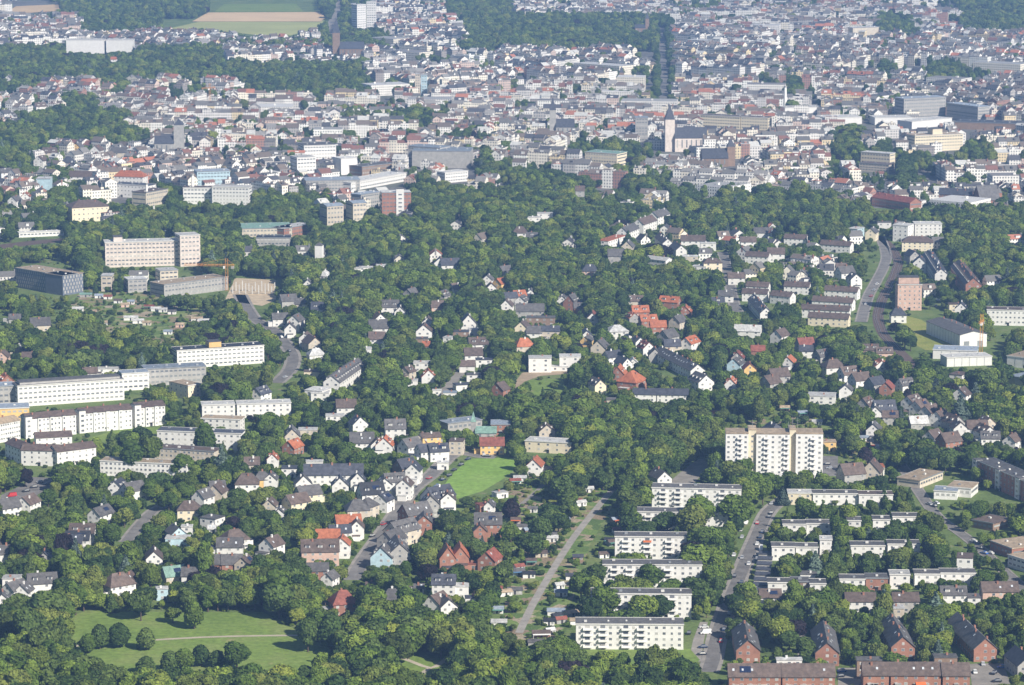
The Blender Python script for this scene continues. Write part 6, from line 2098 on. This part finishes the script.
bro = [i for _, i in vis if VAR[TREES[i][2]][0] != 'cone'][:300]
con = [i for _, i in vis if VAR[TREES[i][2]][0] == 'cone'][:70]
things = set(bro) | set(con)
src = {}
for i in sorted(things):
    x, y, vi, h, wf, hd = TREES[i]
    k_ = h / 12
    shp, cl, me_ = VAR[vi]
    root = empty("conifer_tree" if shp == 'cone' else "broadleaf_tree", (x, y, 0), rng.uniform(0, 6.28))
    root.scale = (k_ * wf, k_ * wf, k_)
    cr = link("crown", me_, root); link("trunk", TRUNK[i % 3], root)
    src.setdefault(vi, cr)
    px, py, s_ = proj(x, y, h * .55)
    size = 'tall ' if h > 12.2 else ('small ' if h < 7.5 else '')
    reg(root, 'conifer' if shp == 'cone' else 'tree', NOUN[shp], size + cl, px, py, 'conifers in the gardens and park' if shp == 'cone' else 'leafy trees in the foreground and middle')
rest = [t for i, t in enumerate(TREES) if i not in things]

def scatter(name, pts, label):
    """pts: x, y, z, variant, rz, sx, sz - one object of instances of the crowns and trunks"""
    vis_ = sorted(src.keys()); order = {v: k for k, v in enumerate(vis_)}
    pts = [p for p in pts if p[3] in order]
    me = bpy.data.meshes.new(name)
    me.from_pydata([(p[0], p[1], p[2]) for p in pts], [], [])
    a = me.attributes.new("idx", 'INT', 'POINT'); a.data.foreach_set("value", [order[p[3]] for p in pts])
    a = me.attributes.new("rz", 'FLOAT_VECTOR', 'POINT'); a.data.foreach_set("vector", np.array([(0, 0, p[4]) for p in pts], np.float32).ravel())
    a = me.attributes.new("scl", 'FLOAT_VECTOR', 'POINT'); a.data.foreach_set("vector", np.array([(p[5], p[5], p[6]) for p in pts], np.float32).ravel())
    o = link(name, me)
    ng = bpy.data.node_groups.new(name, 'GeometryNodeTree')
    ng.interface.new_socket("Geometry", in_out='INPUT', socket_type='NodeSocketGeometry')
    ng.interface.new_socket("Geometry", in_out='OUTPUT', socket_type='NodeSocketGeometry')
    gi = ng.nodes.new("NodeGroupInput"); go = ng.nodes.new("NodeGroupOutput")
    join = ng.nodes.new("GeometryNodeJoinGeometry")
    for v in reversed(vis_):
        j2 = ng.nodes.new("GeometryNodeJoinGeometry")
        for ob in (src[v], [c for c in src[v].parent.children if c.name.startswith('trunk')][0]):
            oi = ng.nodes.new("GeometryNodeObjectInfo"); oi.inputs["Object"].default_value = ob
            oi.transform_space = 'ORIGINAL'
            ng.links.new(oi.outputs["Geometry"], j2.inputs[0])
        g2i = ng.nodes.new("GeometryNodeGeometryToInstance")
        ng.links.new(j2.outputs[0], g2i.inputs[0]); ng.links.new(g2i.outputs[0], join.inputs[0])
    iop = ng.nodes.new("GeometryNodeInstanceOnPoints")
    ng.links.new(gi.outputs[0], iop.inputs["Points"]); ng.links.new(join.outputs[0], iop.inputs["Instance"])
    iop.inputs["Pick Instance"].default_value = True
    def named(nm, dt):
        n = ng.nodes.new("GeometryNodeInputNamedAttribute"); n.data_type = dt; n.inputs["Name"].default_value = nm
        return [s for s in n.outputs if s.enabled and s.name == 'Attribute'][0]
    ng.links.new(named("idx", 'INT'), iop.inputs["Instance Index"])
    ng.links.new(named("scl", 'FLOAT_VECTOR'), iop.inputs["Scale"])
    ng.links.new(named("rz", 'FLOAT_VECTOR'), iop.inputs["Rotation"])
    ng.links.new(iop.outputs[0], go.inputs[0])
    md = o.modifiers.new("scatter", 'NODES'); md.node_group = ng
    o['kind'] = 'stuff'; o['label'] = label
    return o
scatter("woodland", [(x, y, 0, vi, rng.uniform(0, 6.28), h / 12 * wf, h / 12) for x, y, vi, h, wf, hd in rest], "woods and garden trees filling the slopes and the city beyond the nearest trees")['category'] = 'woodland'
# shrubs and hedges
sh = []
y = 1270.0
okv = [v for v in src if VAR[v][0] in ('round', 'wide', 'egg') and VAR[v][1] != 'copper-red']
while y < 2900:
    hw = y * .5 * W_ / FPX * 1.08 + 20; x = -hw
    st = 3.6 if y < 2100 else 6
    while x < hw:
        tx, ty = x + rng.uniform(-.5, .5) * st, y + rng.uniform(-.5, .5) * st
        x += st
        px, py, s_ = proj(tx, ty, 1)
        ch = cell(px, py) if py < 700 else 'F'
        p = {'T': .5, 'h': .45, 'm': .5, 'a': .42, 'F': .3, 'd': .2, '.': .15}.get(ch, 0)
        p *= .6 + .8 * (mnoise.noise(Vector((tx * .08, ty * .08, 4))) + .4)
        if rng.random() > p or occ_at(tx, ty): continue
        h = rng.uniform(1.2, 3.4)
        if blocked(px - h * .6 * s_, px + h * .6 * s_, py - h * .7 * s_, py + 1, ty, .3): continue
        sh.append((tx, ty, -h * .22, rng.choice(okv), rng.uniform(0, 6.28), h / 9 * rng.uniform(.8, 1.4), h / 11))
    y += st
print("shrubs", len(sh))
scatter("garden_shrubs", sh, "shrubs and hedges crowding the gardens between houses and trees")['category'] = 'shrubs'

# ------------------------------------------------------------------ labels that single out
CNT = {}
def relation(dx, dy):
    if abs(dx) > abs(dy) * 1.3: return 'right of' if dx > 0 else 'left of'
    return 'below' if dy > 0 else 'above'
ORD = ['nearest', 'second nearest', 'third nearest', 'fourth nearest', 'fifth nearest', 'sixth nearest', 'seventh nearest', 'eighth nearest', 'ninth nearest', 'tenth nearest', 'eleventh nearest', 'twelfth nearest']
ANCH += [("the bright green playing field", 480, 478, None), ("the straight park path", 222, 638, None), ("the allotment path", 565, 556, None),
         ("the meadow beside the warehouses", 922, 335, None), ("the bottom left corner", 0, 685, None), ("the sandy bank", 540, 374, None), ("the forked park path", 430, 666, None), ("the upper left corner", 0, 0, None), ("the right edge's midpoint", 1024, 342, None), ("the bottom edge's midpoint", 512, 685, None)]
best = {}
for t in THINGS: t['c'] = []
groups = {}
for t in THINGS:
    if not t['label']: groups.setdefault((t['look'], t['noun']), []).append(t)
for (lk, nn), ts in groups.items():
    for ai, (ph, ax, ay, ao) in enumerate(ANCH):
        sec = {}
        for t in ts:
            if t['o'] is ao: continue
            dx, dy = t['x'] - ax, t['y'] - ay
            sec.setdefault(relation(dx, dy), []).append((math.hypot(dx, dy), t))
        for rl, lst in sec.items():
            lst.sort(key=lambda q: q[0])
            for k_, (d, t) in enumerate(lst[:12]):
                t['c'].append((k_ * 40 + d, k_, rl, ph, len(lst)))
for (lk, nn), ts in groups.items():
    for t in ts:
        if t['c']:
            _, k_, rl, ph, n = min(t['c'])
            if len(ts) == 1: t['o']['label'] = f"the only {lk} {nn}, {rl} {ph}"
            else: t['o']['label'] = f"{ORD[k_]} {lk} {nn} {rl} {ph}"
        else:
            t['o']['label'] = f"{lk} {nn} far from the named buildings"
            print("weak label", lk, nn, t['x'], t['y'])

# ------------------------------------------------------------------ air
b = MB(); b.box(-9050, 9050, -1550, 19050, -1.0, 386.0)
m, t, p = newmat("haze_air")
t.nodes.remove(p)
pv = N(t, "ShaderNodeVolumePrincipled")
pv.inputs["Color"].default_value = (0.30, 0.53, 1.0, 1)
pv.inputs["Density"].default_value = 1.0e-4
pv.inputs["Anisotropy"].default_value = 0.1
t.links.new(pv.outputs[0], t.nodes["Material Output"].inputs["Volume"])
hz = link("haze", b.mesh("haze", m))
hz['kind'] = 'stuff'; hz['label'] = "thin blue haze that pales the far city"; hz['category'] = 'haze'
